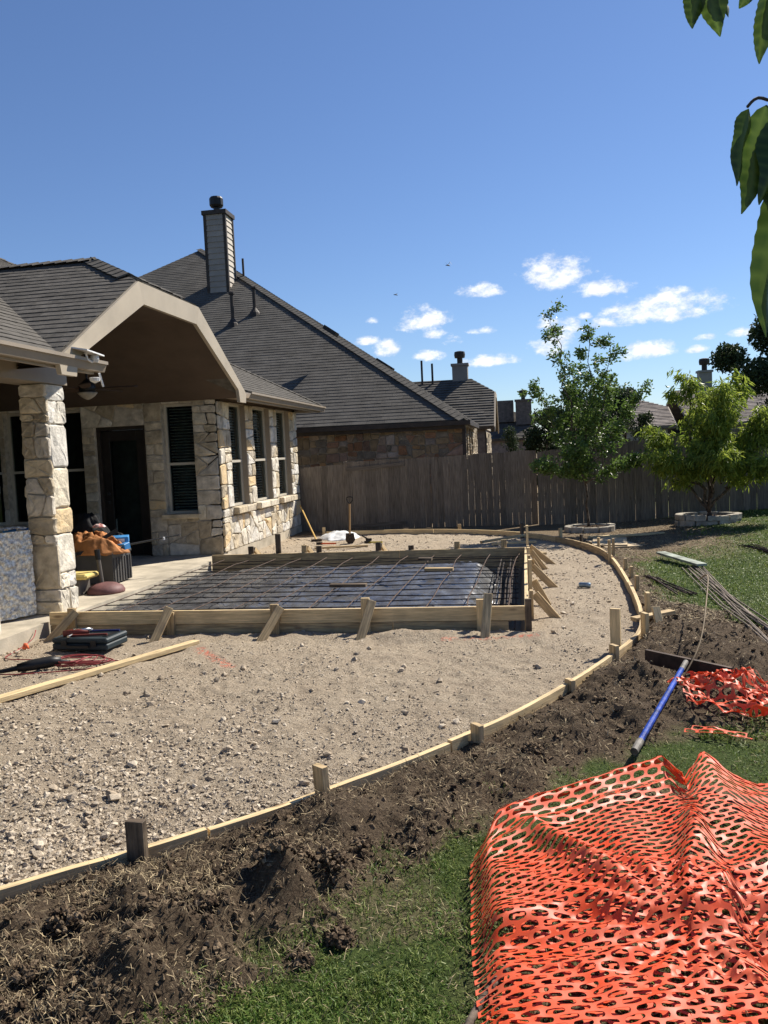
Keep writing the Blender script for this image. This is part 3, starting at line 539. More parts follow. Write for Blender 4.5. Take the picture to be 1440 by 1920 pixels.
# roof planes: pitch T
T = .57; L_ = math.hypot(1, T); XE, ZE = -4.6, 2.95
fm_ = Frame((XE, 0, ZE), (0, 1, 0), (-1, 0, T))         # main slope facing the yard: u = Y, v = up the slope
YE = 19.2; V = lambda x: (XE-x)*L_
shingles(fm_, [(-2, 0), (7.85, 0), (10.7, V(-7.45)), (10.7, V(-12)), (-2, V(-12))], house, m_shin, keep=60, t=.011)
shingles(fm_, [(13.55, 0), (YE, 0), (YE-7.4, V(-12)), (10.7, V(-12)), (10.7, V(-7.45))], house, m_shin, keep=60, t=.011)
fr2 = Frame((XE, YE, ZE), (-1, 0, 0), (0, -1, T)); shingles(fr2, [(0, 0), (14, 0), (14, 7.4*L_), (7.4, 7.4*L_)], house, m_shin, t=.014)
# porch gable: ridge along X at Y=10.7, gable end with a clipped peak at X=-4.6
YM, HW = 10.7, 2.85; TG = .57; zc = ZE+(HW-.95)*TG; zr = ZE+HW*TG; XG = -4.58
frn = Frame((XG, YM-HW, ZE), (-1, 0, 0), (0, 1, TG)); frn = Frame((-9, YM-HW, ZE), (1, 0, 0), (0, 1, TG)); LG = math.hypot(1, TG)
uG = XG+9; vC = (HW-.95)*LG; vR = HW*LG; XR = -5.62
shingles(frn, [(uG, 0), (uG, vC), (XR+9, vR), (9-7.45, vR), (9-4.6, .001)], house, m_shin, keep=170, t=.011)
frf = Frame((XG, YM+HW, ZE), (-1, 0, 0), (0, -1, TG)); shingles(frf, [(0, 0), (-XR+XG, vR), (2.85, vR), (.02, 0), ][::1] if 0 else [(0, 0), (0, vC), (XG-XR, vR), (2.87, vR)], house, m_shin, t=.02)
dxr, dzr = XG-XR, zr-zc; frj = Frame((XG, YM-.95, zc), (0, 1, 0), (-dxr, 0, dzr)); shingles(frj, [(0, 0), (1.9, 0), (.95, math.hypot(dxr, dzr))], house, m_shin, keep=10, t=.016, thick=.08)
def caps(a, b, name='ridge_cap', m=None, n=None, w=.16, parent=None, stuff=False, wd=.0):
    a, b = Vector(a), Vector(b); L = (b-a).length; n = n or int(L/.16); d = (b-a)/n; mb = MB(); t = d.normalized(); s = t.cross(Vector((0, 0, 1))).normalized()
    for k in range(n):
        p = a+d*k; q = p+d*1.25; h0, h1 = .034, .018; dr_ = .07
        mb.add([p-s*w+Vector((0, 0, h0-dr_)), p+Vector((0, 0, h0)), p+s*w+Vector((0, 0, h0-dr_)), q-s*w+Vector((0, 0, h1-dr_)), q+Vector((0, 0, h1)), q+s*w+Vector((0, 0, h1-dr_)), p-s*w+Vector((0, 0, h0-dr_-.02)), p+Vector((0, 0, h0-.02)), p+s*w+Vector((0, 0, h0-dr_-.02))], [(0, 1, 4, 3), (1, 2, 5, 4), (6, 7, 1, 0), (7, 8, 2, 1)])
    return mb.build(name, m or m_shin, parent or house, kind='stuff' if stuff else None)
caps((XR+.02, YM, zr+.01), (-7.45, YM, zr+.01)); caps((XG-.16, YM-.95+.146, zc+.11), (XR, YM, zr+.01)); caps((XG-.16, YM+.95-.146, zc+.11), (XR, YM, zr+.01)); caps((XE, YE, ZE+.01), (XE-7.4, YE-7.4, ZE+7.4*T))
# rake boards (trim) on the gable face
def board_yz(name, pts, x0, x1, m, parent, **k):
    n = len(pts); mb = MB(); mb.add([(x0, y, z) for y, z in pts]+[(x1, y, z) for y, z in pts], [tuple(range(n))[::-1], tuple(range(n, 2*n))]+[(i, (i+1) % n, n+(i+1) % n, n+i) for i in range(n)]); return mb.build(name, m, parent, **k)
w = .23; y0, y1 = YM-HW, YM+HW; pk = [(y0-.06, ZE-.06), (YM-.97, zc-.01), (YM+.97, zc-.01), (y1+.06, ZE-.06)]
inn = [(y0+.32, ZE-.02), (YM-.85, zc-w-.04), (YM+.85, zc-w-.04), (y1-.32, ZE-.02)]
board_yz('rake_board', [pk[0], (y0-.02, ZE-.22), (y0+.27, ZE-.22), inn[0], inn[1], pk[1]], XG-.02, XG+.035, m_trim, house)
board_yz('rake_board', [pk[1], inn[1], inn[2], pk[2]], XG-.02, XG+.034, m_trim, house)
board_yz('rake_board', [pk[2], inn[2], inn[3], (y1-.27, ZE-.22), (y1+.02, ZE-.22), pk[3]], XG-.02, XG+.035, m_trim, house)
# vaulted ceiling under the gable, boarded back wall, soffits
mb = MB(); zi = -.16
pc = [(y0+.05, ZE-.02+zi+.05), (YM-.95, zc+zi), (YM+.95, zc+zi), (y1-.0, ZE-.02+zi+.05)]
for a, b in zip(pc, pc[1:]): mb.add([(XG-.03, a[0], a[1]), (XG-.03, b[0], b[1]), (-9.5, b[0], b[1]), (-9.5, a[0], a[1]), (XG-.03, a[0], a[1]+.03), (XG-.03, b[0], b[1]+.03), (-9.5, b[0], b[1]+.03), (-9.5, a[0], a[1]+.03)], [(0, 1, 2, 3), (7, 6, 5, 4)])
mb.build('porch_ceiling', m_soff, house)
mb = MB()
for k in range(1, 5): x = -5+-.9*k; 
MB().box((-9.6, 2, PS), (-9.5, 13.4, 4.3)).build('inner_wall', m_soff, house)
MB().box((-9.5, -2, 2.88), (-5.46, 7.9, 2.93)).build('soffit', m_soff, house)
MB().box((-5.46, -2, 2.9), (-4.66, 7.9, 2.93)).build('eave_soffit', m_gut, house)
MB().box((-5.09, 13.6, 2.86), (-4.66, 19.1, 2.89)).build('eave_soffit', m_gut, house)
MB().box((-4.66, -2, 2.80), (-4.62, 8.62, 2.95)).build('fascia_board', m_gut, house)
MB().box((-4.66, 13.5, 2.78), (-4.62, 19.2, 2.93)).build('fascia_board', m_gut, house)
def gutter(a, b, parent, m, s=1):
    return MB().sweep([a, b], [(-.005, 0), (-.005, -.11), (.07*s, -.11), (.10*s, -.03), (.12*s, -.03), (.12*s, .005), (.10*s, .005), (.10*s, -.02), (.06*s, -.095), (.01*s, -.095), (.01*s, 0)]).build('gutter', m, parent)
gutter((-4.615, -2, 2.945), (-4.615, 8.72, 2.935), house, m_gut); gutter((-4.615, 13.78, 2.925), (-4.615, 19.32, 2.92), house, m_gut)
gutter((-4.6, 19.24, 2.92), (-12, 19.24, 2.92), house, m_gut)
MB().box((-4.62, 19.2, 2.80), (-12, 19.235, 2.94)).build('fascia_board', m_gut, house)
# patio slab
pat = MB().add([(x, y, z) for z in (-.3, PS) for x, y in ((-12, -2), (-5.0, -2), (-5.02, 8.1), (-4.97, 11), (-5.02, 13.72), (-5.3, 13.72), (-12, 13.78))], [tuple(range(7))[::-1], tuple(range(7, 14))]+[(i, (i+1) % 7, 7+(i+1) % 7, 7+i) for i in range(7)]).build('patio_slab', m_conc); tag(pat, kind='structure', label='pale concrete patio slab under the covered porch')
x = RG.uniform(-4.985, -4.88, 420); y = RG.uniform(1.5, 7.9, 420); z = RG.uniform(-.02, .02, 420); s_ = RG.uniform(.006, .022, 420); z = np.minimum(z, PS-s_*.5); lumps('broken_concrete_crumbs', x, y, z, s_, m_peb, kind='stuff')
# ceiling fan
fan = thing('ceiling_fan', 'dark ceiling fan with frosted light bowl hanging under the patio roof', 'ceiling fan', (-5.85, 10.7, 2.77)); c = (-5.85, 10.7, 0)
MB().tube([(-5.85, 10.7, 2.95), (-5.85, 10.7, zc-.2)], .015, 8).build('downrod', m_black, fan)
MB().lathe(c, [(.03, 2.98), (.06, 2.95), (.11, 2.90), (.12, 2.84), (.10, 2.80)], 16).build('motor', m_black, fan, smooth=True)
MB().lathe(c, [(.13, 2.80), (.13, 2.785), (.10, 2.75), (.05, 2.715), (.015, 2.70)], 16).build('light_bowl', mat('frosted_glass', (.34, .31, .26), .5), fan, smooth=True)
for k in range(5):
    a = math.radians(8+72*k); d = Vector((math.cos(a), math.sin(a), 0)); s_ = Vector((-d.y, d.x, .15)); o = Vector((-5.85, 10.7, 2.85))
    MB().add([o+d*.1-s_*.03, o+d*.1+s_*.03, o+d*.25+s_*.065, o+d*.68+s_*.075, o+d*.70, o+d*.68-s_*.075, o+d*.25-s_*.065]+[q+Vector((0, 0, .01)) for q in (o+d*.1-s_*.03, o+d*.1+s_*.03, o+d*.25+s_*.065, o+d*.68+s_*.075, o+d*.70, o+d*.68-s_*.075, o+d*.25-s_*.065)], [tuple(range(7))[::-1], tuple(range(7, 14))]+[(i, (i+1) % 7, 7+(i+1) % 7, 7+i) for i in range(7)]).build('blade', wood('walnut_blade', (.06, .035, .02), .2, 0), fan)
# solar light on the gutter corner
m_wp = mat('white_plastic', (.75, .75, .74), .4)
sol = thing('solar_light', 'small white solar spotlight clipped to the gutter corner', 'spotlight', (-4.5, 8.3, 2.95))
MB().add([(-4.62, 8.02, 3.03), (-4.40, 8.10, 2.99), (-4.42, 8.5, 2.97), (-4.64, 8.42, 3.01), (-4.62, 8.02, 3.045), (-4.40, 8.10, 3.005), (-4.42, 8.5, 2.985), (-4.64, 8.42, 3.025)], [(3, 2, 1, 0), (4, 5, 6, 7), (0, 1, 5, 4), (1, 2, 6, 5), (2, 3, 7, 6), (3, 0, 4, 7)]).build('solar_panel', m_wp, sol)
MB().lathe((-4.48, 8.40, 0), [(.03, 2.90), (.045, 2.93), (.045, 2.97), (.02, 2.98)], 10).build('lamp_head', m_wp, sol); MB().tube([(-4.50, 8.25, 2.99), (-4.5, 8.28, 2.92), (-4.49, 8.36, 2.90)], .012).build('bracket', m_wp, sol)
MB().tube([(-4.52, 8.55, 2.80), (-4.52, 8.62, 2.66)], .014).build('bracket', m_wp, sol); MB().lathe((-4.55, 8.5, 0), [(.01, 2.69), (.05, 2.71), (.06, 2.745), (.05, 2.75)], 10).build('lamp_head', m_wp, sol)
# ================= the neighbour's house =================
nb = thing('neighbour_house', 'neighbour house with brown stone wall, large dark hip roof and tall siding chimney', 'house', (-1.38, 20.75, -.5))
NX, NY, NZ, NT = -1.3, 20.6, 2.5, .70; LN = math.hypot(1, NT)
def pick_n(): return random.choice(m_nst)
frw = Frame((-7, 20.75, 0), (1, 0, 0), (0, 0, 1)); wall(frw, [(0, .7, 5.62, 2.42, .05, .12, 1.3), (-6, -.5, 0, 2.42, 0), (0, -.5, 5.62, .7, 0)], .2, m_nmort, pick_n, nb, gap=.008, depth=.02, rough=.8)
fre = Frame((-1.38, 20.95, 0), (0, 1, 0), (0, 0, 1)); wall(fre, [(0, .6, .8, 2.42, .05, .1), (1.5, .6, 1.9, 2.42, .05, .1), (2.6, .6, 3.0, 2.42, .05, .1), (3.7, .6, 6.5, 2.42, .05, .1), (0, -.5, 6.5, .6, 0)], .2, m_nmort, lambda: random.choice((m_tan, m_nst[3], m_tan)), nb, gap=.008, depth=.03)
for a, b in ((.8, 1.5), (1.9, 2.6), (3.0, 3.7)): window(fre, a, .6, b, 2.42, nb, rail=1.5, dark=.5)
MB().box((-1.42, 20.74, .5), (-1.30, 20.86, 2.42)).build('downspout', m_dark, nb, bevel=.01)
D_ = 10.6; A_ = (NX-D_, NY+D_, NZ+D_*NT)
fn = Frame((NX, NY, NZ), (-1, 0, 0), (0, 1, NT)); fn = Frame((NX-2*D_, NY, NZ), (1, 0, 0), (0, 1, NT))
shingles(fn, [(0, 0), (2*D_, 0), (D_, D_*LN)], nb, m_shin2, t=.014, expo=.16, wmax=.6, wmin=.25)
RE = 5.2; fx_ = Frame((NX, NY, NZ), (0, 1, 0), (-1, 0, NT)); shingles(fx_, [(0, 0), (4.6, 0), (4.6+7.2, 7.2*LN), (10.6+6, D_*LN), (D_, D_*LN)], nb, m_shin2, t=.014, expo=.16, wmax=.6, wmin=.25)
caps((NX, NY, NZ+.02), (A_[0], A_[1], A_[2]+.02), w=.2, parent=nb, n=90); caps((NX, NY+4.6, NZ+.02), (NX-7.2, NY+11.8, NZ+7.2*NT+.02), w=.2, parent=nb, n=60)
MB().box((NX-22, NY-.04, NZ-.22), (NX+.0, NY-.005, NZ-.02)).build('fascia_board', m_dark, nb); gutter((NX-22, NY-.045, NZ-.03), (NX+.12, NY-.045, NZ-.03), nb, m_dark, -1) if 0 else MB().box((NX-22, NY-.16, NZ-.13), (NX+.14, NY-.045, NZ-.02)).build('gutter', m_dark, nb)
MB().box((NX+.005, NY-.04, NZ-.13), (NX+.13, NY+4.6, NZ-.02)).build('gutter', m_dark, nb); MB().box((NX-.25, NY+0, NZ-.16), (NX-.002, NY+4.6, NZ-.13)).build('eave_soffit', m_gut, nb); MB().box((NX-20, NY+0, NZ-.19), (NX-.26, NY+.15, NZ-.165)).build('eave_soffit', m_dark, nb)
# chimney: lapped siding between dark corner boards
m_sid = mat('grey_shade_siding', (.27, .25, .225), .7, nscale=2, namt=.1, objvar=.06); m_sid2 = mat('cream_sun_siding', (.50, .45, .38), .7, nscale=2, namt=.1, objvar=.06)  # chimney: shade on its front and sun on its side put into these colours
ch = MB().box((-10.42, 27.80, 6.6), (-9.72, 28.54, 10.22)).build('chimney', m_dark, nb); y0c, x1c = 27.76, -9.67
for i, (x, y) in enumerate(((-10.46, 27.76), (-9.76, 27.76), (-9.76, 28.50))): MB().box((x-.001*i, y-.001*i, 7.3), (x+.10, y+.10, 10.22)).build('corner_board', m_dark, ch)
MB().box((-10.5, 27.72, 10.18), (-9.62, 28.64, 10.32)).build('chimney_cap', m_dark, ch)
for k in range(15):
    z = 7.35+k*.19
    MB().add([(-10.36, 27.785, z), (-9.76, 27.785, z), (-9.76, 27.765, z+.0), (-10.36, 27.765, z), (-10.36, 27.79, z+.2), (-9.76, 27.79, z+.2)], [(3, 2, 5, 4), (0, 1, 2, 3)]).build('siding_board', m_sid, ch)
    MB().add([(-9.705, 27.86, z), (-9.705, 28.50, z), (-9.680, 28.50, z), (-9.680, 27.86, z), (-9.71, 27.86, z+.2), (-9.71, 28.50, z+.2)], [(3, 2, 5, 4), (0, 1, 2, 3)]).build('siding_board', m_sid2, ch)
MB().lathe((-10.07, 28.1, 0), [(.11, 10.3), (.11, 10.48), (.20, 10.50), (.24, 10.56), (.24, 10.78), (.20, 10.84), (.0, 10.86)], 12).build('flue_cap', m_black, ch)
for n_, (x, y, z, h) in enumerate([(-8.32, 26.25, 6.46, .80), (-8.89, 25.71, 6.08, .95)]):
    p = MB().tube([(x, y, z-.05), (x, y, z+h)], .055, 10).lathe((x, y, 0), [(.055, z+h-.02), (.10, z+h-.01), (.10, z+h+.05), (.02, z+h+.08)], 10).lathe((x, y, 0), [(.22, z-.14), (.17, z+.02), (.08, z+.14), (.06, z+.18)], 12).build('vent_pipe', m_dark, nb)
for (y, d) in ((23.6, 2.9), (24.4, 2.9), (23.2, 4.6)): fq = fx_; MB().add([fx_(y-NY+a, d*LN/1.22+b, c) for c in (0, .12) for a, b in ((0, 0), (.45, 0), (.45, .4), (0, .4))], [(3, 2, 1, 0), (4, 5, 6, 7), (0, 1, 5, 4), (1, 2, 6, 5), (2, 3, 7, 6), (3, 0, 4, 7)]).build('roof_vent', m_black, nb)
MB().tube([(-9.45, 28.75, 8.1), (-9.45, 28.75, 8.85)], .04, 6).build('vent_pipe', m_dark, nb)
# ================= houses farther off =================
def gable_house(name, label, x0, x1, yf, depth, ze, zr_, clipd, m_w, m_r, gm, base_z=-.5):
    h = thing(name, label, 'house', (x1, yf, base_z)); ym = yf+depth/2; t = (zr_-ze)/(depth/2); L = math.hypot(1, t)
    MB().box((x0, yf+.3, base_z), (x1-.35, yf+depth-.3, ze-.1)).build('wall', m_w, h)
    f = Frame((x0, yf, ze), (1, 0, 0), (0, 1, t)); hw = depth/2*L; shingles(f, [(0, 0), (x1-x0, 0), (x1-x0, hw-clipd*L), (x1-x0-clipd*1.1, hw), (0, hw)], h, m_r, t=.04, expo=.19, wmax=.8, wmin=.4)
    f = Frame((x1, yf+depth, ze), (-1, 0, 0), (0, -1, t)); shingles(f, [(0, 0), (x1-x0, 0), (x1-x0, hw), (clipd*1.1, hw), (0, hw-clipd*L)], h, m_r, t=.04, expo=.4, wmax=2, wmin=1)
    zc_ = zr_-clipd*t; MB().add([(x1, ym-clipd, zc_), (x1, ym+clipd, zc_), (x1-clipd*1.1, ym, zr_), (x1, ym-clipd, zc_-.1), (x1, ym+clipd, zc_-.1)], [(0, 1, 2), (3, 4, 1, 0)]).build('hip_end', m_r, h)
    board_yz('gable', [(yf+.35, ze-.1), (yf+.35, ze+.15), (ym-clipd, zc_-.12), (ym+clipd, zc_-.12), (yf+depth-.35, ze+.15), (yf+depth-.35, ze-.1)], x1-.5, x1-.3, gm, h)
    for a, b in (((yf, ze), (ym-clipd, zc_)), ((ym-clipd, zc_), (ym+clipd, zc_)), ((ym+clipd, zc_), (yf+depth, ze))): board_yz('rake_board', [(a[0], a[1]-.2), (b[0], b[1]-.2), (b[0], b[1]), (a[0], a[1])], x1+.001, x1+.05, m_trim, h)
    return h
h3 = gable_house('gabled_house', 'third house along with clipped gable, cream gable end and siding chimney', -9, -.95, 33.2, 6.0, 2.6, 4.75, .9, m_nst[0], m_shin2, m_sid2)
def stack(h, x, y, z0, z1, w, d, m, cap=True):
    c = MB().box((x-w/2, y-d/2, z0), (x+w/2, y+d/2, z1)).box((x-w/2-.05, y-d/2-.05, z1+.002), (x+w/2+.05, y+d/2+.05, z1+.1)).build('chimney', m, h)
    if cap: MB().lathe((x, y, 0), [(.12, z1+.1), (.12, z1+.35), (.22, z1+.36), (.24, z1+.5), (.22, z1+.62), (.1, z1+.65)], 10).build('flue_cap', m_dark, c)
stack(h3, -2.42, 36.4, 4.0, 5.35, .66, .6, m_sid)
for x in (-4.05, -3.6): MB().tube([(x, 36, 4.4), (x, 36, 5.65 if x < -4 else 5.5)], .05).build('vent_pipe', m_dark, h3)
wall(Frame((-1.28, 33.5, 0), (0, 1, 0), (0, 0, 1)), [(0, .5, 1.2, 2.4, .12), (2.0, .5, 5.2, 2.4, .12)], .05, m_nmort, lambda: m_tan, h3, gap=.01, depth=.02)
m_dk = mat('dusky_siding', (.13, .115, .10), .8)
h4 = gable_house('low_roofed_house', 'brown house beyond the cypress with low roof line and square chimney', -8, .9, 47, 8, 2.2, 3.9, 1.2, m_nst[0], m_shin2, m_sid); stack(h4, .32, 49, 3, 4.35, .9, .8, m_dk)
MB().box((-3.0, 49.0, 3.2), (-.25, 52, 4.45)).build('dormer', m_dk, h4)
h5 = gable_house('pale_house', 'pale house seen between the two yard trees', 2.5, 7.2, 40, 7, 2.4, 3.85, 1.2, mat('pale_stucco', (.42, .37, .31), .9), mat('pale_brown_shingles', (.30, .26, .23), .95, nscale=2), mat('pale_stucco', (.5, .45, .38), .9))
for x in (5.3, 5.9): MB().tube([(x, 43, 3.5), (x, 43, 4.15)], .05).build('vent_pipe', m_dark, h5)
h6 = gable_house('dark_roofed_house', 'house behind the bright green tree with tall narrow chimney', 7.6, 17, 39, 9, 2.4, 4.15, 2.0, m_nst[0], MATS['pale_brown_shingles'], m_sid2); stack(h6, 8.37, 39.6, 2.5, 4.7, .55, .5, m_sid)
# ================= fences and gate =================
def boards(th, x0, x1, y, z0f, z1f, w=.14, gap=.003, face=0, skip=()):
    x = x0; k = 0
    while x < x1-.03:
        g = gap*random.uniform(.3, 1)+(random.random() < .12)*random.uniform(.002, .010); ww = min(w*random.uniform(.97, 1.02), x1-x); zt = z1f(x+ww/2)+random.gauss(0, .008); zb = z0f(x+ww/2)-.02+random.uniform(0, .03); ty = random.gauss(0, .004); l = random.gauss(0, .003)
        MB().sweep([(x+ww/2+l, y+ty, zb), (x+ww/2-l, y+ty*.3, zt)], [(-ww/2+g/2, -.008), (ww/2-g/2, -.008), (ww/2-g/2, .008), (-ww/2+g/2, .008)], up=(0, 1, 0)).build('fence_board', m_fence, th); x += ww; k += 1
gzs = lambda x, y: float(gz(np.array([x]), np.array([y]))[0])
fe = thing('wooden_fence', 'weathered grey wooden fence section between the stone house and the gate', 'fence', (-4.7, 18.8, 0))
boards(fe, -5.55, -4.02, 18.80, lambda x: -.03, lambda x: 1.50+.03*(x+5.5)); 
for z in (.3, 1.2): MB().box((-5.6, 18.82, z), (-4.03, 18.86, z+.09)).build('rail', m_fence, fe)
gt = thing('fence_gate', 'wide weathered wooden double gate framed by cross rails in the back fence', 'gate', (-3, 18.72, 0))
boards(gt, -3.96, -2.02, 18.74, lambda x: .02, lambda x: 1.60+.012*(x+4))
for z0_, z1_ in ((1.42, 1.50), (.10, .16)): MB().bar((-3.95, 18.71, z0_), (-2.6, 18.71, z1_), .03, .085).build('rail', m_fence, gt)
MB().bar((-3.99, 18.80, 0), (-3.99, 18.80, 1.62), .06, .09, up=(0, 1, 0)).build('gate_post', m_fence, gt)
fe2 = thing('wooden_fence', 'weathered grey fence section right of the gate with daylight slits low down', 'fence', (-.8, 18.8, 0))
boards(fe2, -2.01, .375, 18.80, lambda x: -.03, lambda x: 1.62+.03*(x+2), gap=.006)
for z in (.3, 1.35): MB().box((-2.0, 18.815, z), (.36, 18.855, z+.09)).build('rail', m_fence, fe2)
fe3 = thing('wooden_fence', 'long dark fence section behind the two yard trees', 'fence', (5, 18.6, 0))
boards(fe3, .38, 14.5, 18.62, lambda x: gzs(x, 18.6)-.02, lambda x: 1.64+.075*max(0, min(x-.4, 8)), gap=.004)
for z in (.35, 1.3): MB().bar((.4, 18.66, z), (8.4, 18.66, z+.45), .04, .09).build('rail', m_fence, fe3)
MB().bar((8.4, 18.661, .8), (14.5, 18.661, .8), .04, .09).build('rail', m_fence, fe3)
# ================= trees =================
m_bark = mat('tree_bark', (.13, .10, .075), .9, nscale=18, namt=.5, bump=.6)
m_lfA = mat('glossy_green_leaf', (.07, .13, .025), .38, nscale=2, namt=.3, attr='var', attrcol=(.18, .27, .06), spec=.5, trans=.42)
m_lfB = mat('peach_leaf', (.14, .22, .03), .45, nscale=2, namt=.3, attr='var', attrcol=(.36, .42, .07), spec=.45, trans=.52)
m_lfC = mat('dark_evergreen_leaf', (.03, .052, .018), .6, nscale=2, namt=.3, attr='var', attrcol=(.06, .085, .03), trans=.25)
def leaves(name, P, Dn, L, W, m, parent, droop=.5):
    n = len(P); Dn = Dn/np.linalg.norm(Dn, axis=1)[:, None]; Dn = Dn*(1-droop)+np.array([0, 0, -1])*droop+RG.normal(0, .25, (n, 3)); Dn /= np.linalg.norm(Dn, axis=1)[:, None]
    r = RG.normal(0, 1, (n, 3)); s = np.cross(Dn, r); s /= np.linalg.norm(s, axis=1)[:, None]; nn = np.cross(s, Dn); L = L[:, None]; W = W[:, None]
    m1 = P+Dn*L*.45; V = np.stack([P, m1-s*W/2+nn*W*.18, P+Dn*L-nn*L*.12, m1+s*W/2+nn*W*.18], 1).reshape(-1, 3); o = (np.arange(n)*4)[:, None, None]
    F = (np.array([(0, 1, 2), (0, 2, 3)])[None]+o).reshape(-1, 3); return npmesh(name, V, F, m, parent=parent, base=base_of(parent), attrs=dict(var=np.repeat(RG.random(n), 4)))
def limb(p0, p1, n=7, wob=.06):
    p0, p1 = np.array(p0, float), np.array(p1, float); L = np.linalg.norm(p1-p0); pts = [p0+(p1-p0)*k/n+RG.normal(0, wob*L/n, 3)*(0 < k < n) for k in range(n+1)]; return pts
def tree(name, label, cat, base, limbs, m_leaf, nleaf, L, W, spread, twig=.35, droop=.4, r0_=.05, group=None, fill=None, tstart=.25, nt_=14):
    """limbs: list of polylines [(x,y,z)...] each with a radius; twigs and leaf clusters grow along them"""
    th = thing(name, label, cat, base, group); mb = MB(); LP, LD = [], []
    for pts, r in limbs:
        P = []
        for a, b in zip(pts, pts[1:]): P += limb(a, b, 4, .18)[:-1]
        P.append(np.array(pts[-1], float)); n = len(P); mb.tube(P, r, 7, scale=[1-.82*k/(n-1) for k in range(n)])
        if r > r0_*.9 and len(limbs) > 1 and pts[0] == limbs[0][0][0] and pts is limbs[0][0]: continue
        cnt = nt_
        for k in range(cnt):
            t = tstart+(1-tstart)*(k+RG.random())/cnt; q = t*(n-1); i = min(int(q), n-2); o = P[i]+(P[i+1]-P[i])*(q-i); ax = P[i+1]-P[i]; ax /= np.linalg.norm(ax)
            d = RG.normal(0, 1, 3); d -= ax*d.dot(ax)*.6; d /= np.linalg.norm(d); d[2] = abs(d[2])*.6+.12; d = d+ax*.35; ll = twig*RG.uniform(.5, 1.25)*(1.15-.6*t); e = o+d*ll+np.array([0, 0, -.10*ll]); m_ = (o+e)/2+np.array([0, 0, .06*ll])
            mb.tube([o, m_, e], max(.003, r*.16), 4, scale=[1, .7, .3]); 
            for w_ in range(max(2, int(nleaf/(cnt*len(limbs))/6))):
                tt = RG.uniform(.15, 1.08); c = o+(e-o)*tt+RG.normal(0, spread*.45, 3)
                for z_ in range(6): LP.append(c+RG.normal(0, spread*.33, 3)); LD.append(d+RG.normal(0, .5, 3))
    mb.build('trunk', m_bark, th, smooth=True); LP = np.array(LP); LD = np.array(LD); n = len(LP); leaves('crown', LP, LD, L*RG.uniform(.7, 1.25, n), W*RG.uniform(.7, 1.2, n), m_leaf, th, droop); return th
zb = .05
b0 = (1.33, 17.05, .05)
tree('young_oak_tree', 'slender young tree with airy glossy green crown in the round stone ring', 'tree', b0, [
  ([b0, (1.30, 17.0, 1.0), (1.28, 17, 1.9)], .030), ([(1.30, 17, .95), (1.05, 16.95, 2.3), (.86, 16.9, 3.4), (.76, 16.9, 4.45)], .022), ([(1.28, 17, 1.6), (1.42, 17, 2.8), (1.42, 17, 4.0)], .020), ([(1.30, 17, 1.4), (1.7, 17.1, 2.6), (1.84, 17.1, 3.85)], .018),
  ([(1.30, 17, 1.2), (.75, 17, 2.0), (.36, 16.8, 2.9)], .014), ([(1.30, 17, 1.25), (1.8, 16.9, 1.9), (2.35, 16.7, 2.75)], .014), ([(1.30, 17, 1.0), (1.8, 16.6, 1.25), (2.35, 16.4, 1.45)], .012), ([(1.3, 17, 1.0), (.8, 16.7, 1.25), (.42, 16.4, 1.35)], .011), ([(1.3, 17, 1.3), (1.1, 17.5, 2.4), (1.05, 17.4, 3.3)], .014), ([(1.3, 17, 1.3), (1.6, 16.5, 2.2), (1.7, 16.4, 2.9)], .014), ([(1.3, 17, .9), (1.15, 16.6, 1.25), (1.1, 16.3, 1.6)], .01)],
  m_lfA, 13500, .078, .042, .10, twig=.42, droop=.35, r0_=.03, tstart=.18, nt_=18)
b1 = (3.62, 16.9, .2)
tree('peach_tree', 'bushy bright yellow-green peach tree with several low trunks', 'tree', b1, [
  ([b1, (3.60, 16.85, .45)], .07), ([(3.60, 16.85, .35), (3.35, 16.8, 1.2), (3.25, 16.7, 2.2), (3.22, 16.7, 2.95)], .04), ([(3.6, 16.85, .35), (3.75, 16.8, 1.3), (3.95, 16.7, 2.2), (4.0, 16.7, 2.8)], .04), ([(3.60, 16.85, .4), (4.05, 16.7, .95), (4.5, 16.6, 1.6), (4.75, 16.5, 2.1)], .035), ([(3.6, 16.85, .4), (3.2, 16.8, .9), (2.85, 16.7, 1.5), (2.62, 16.6, 1.9)], .03),
  ([(3.6, 16.85, .5), (3.6, 16.5, 1.4), (3.55, 16.2, 2.1)], .03), ([(3.6, 16.85, .5), (3.65, 17.2, 1.5), (3.6, 17.3, 2.6)], .03), ([(3.9, 16.8, .8), (4.4, 16.3, 1.1), (4.75, 16.0, 1.25)], .022), ([(3.4, 16.8, .9), (2.95, 16.3, 1.2), (2.7, 16.1, 1.35)], .02), ([(3.9, 16.7, 1.5), (4.5, 16.8, 2.0), (4.95, 16.8, 2.2)], .02), ([(3.4, 16.7, 1.5), (3.7, 16.2, 2.0), (3.75, 16.1, 2.6)], .02), ([(3.8, 16.7, .9), (3.7, 16.1, 1.2), (3.6, 15.8, 1.4)], .02)],
  m_lfB, 17500, .15, .036, .12, twig=.48, droop=.62, r0_=.07, tstart=.28, nt_=18)
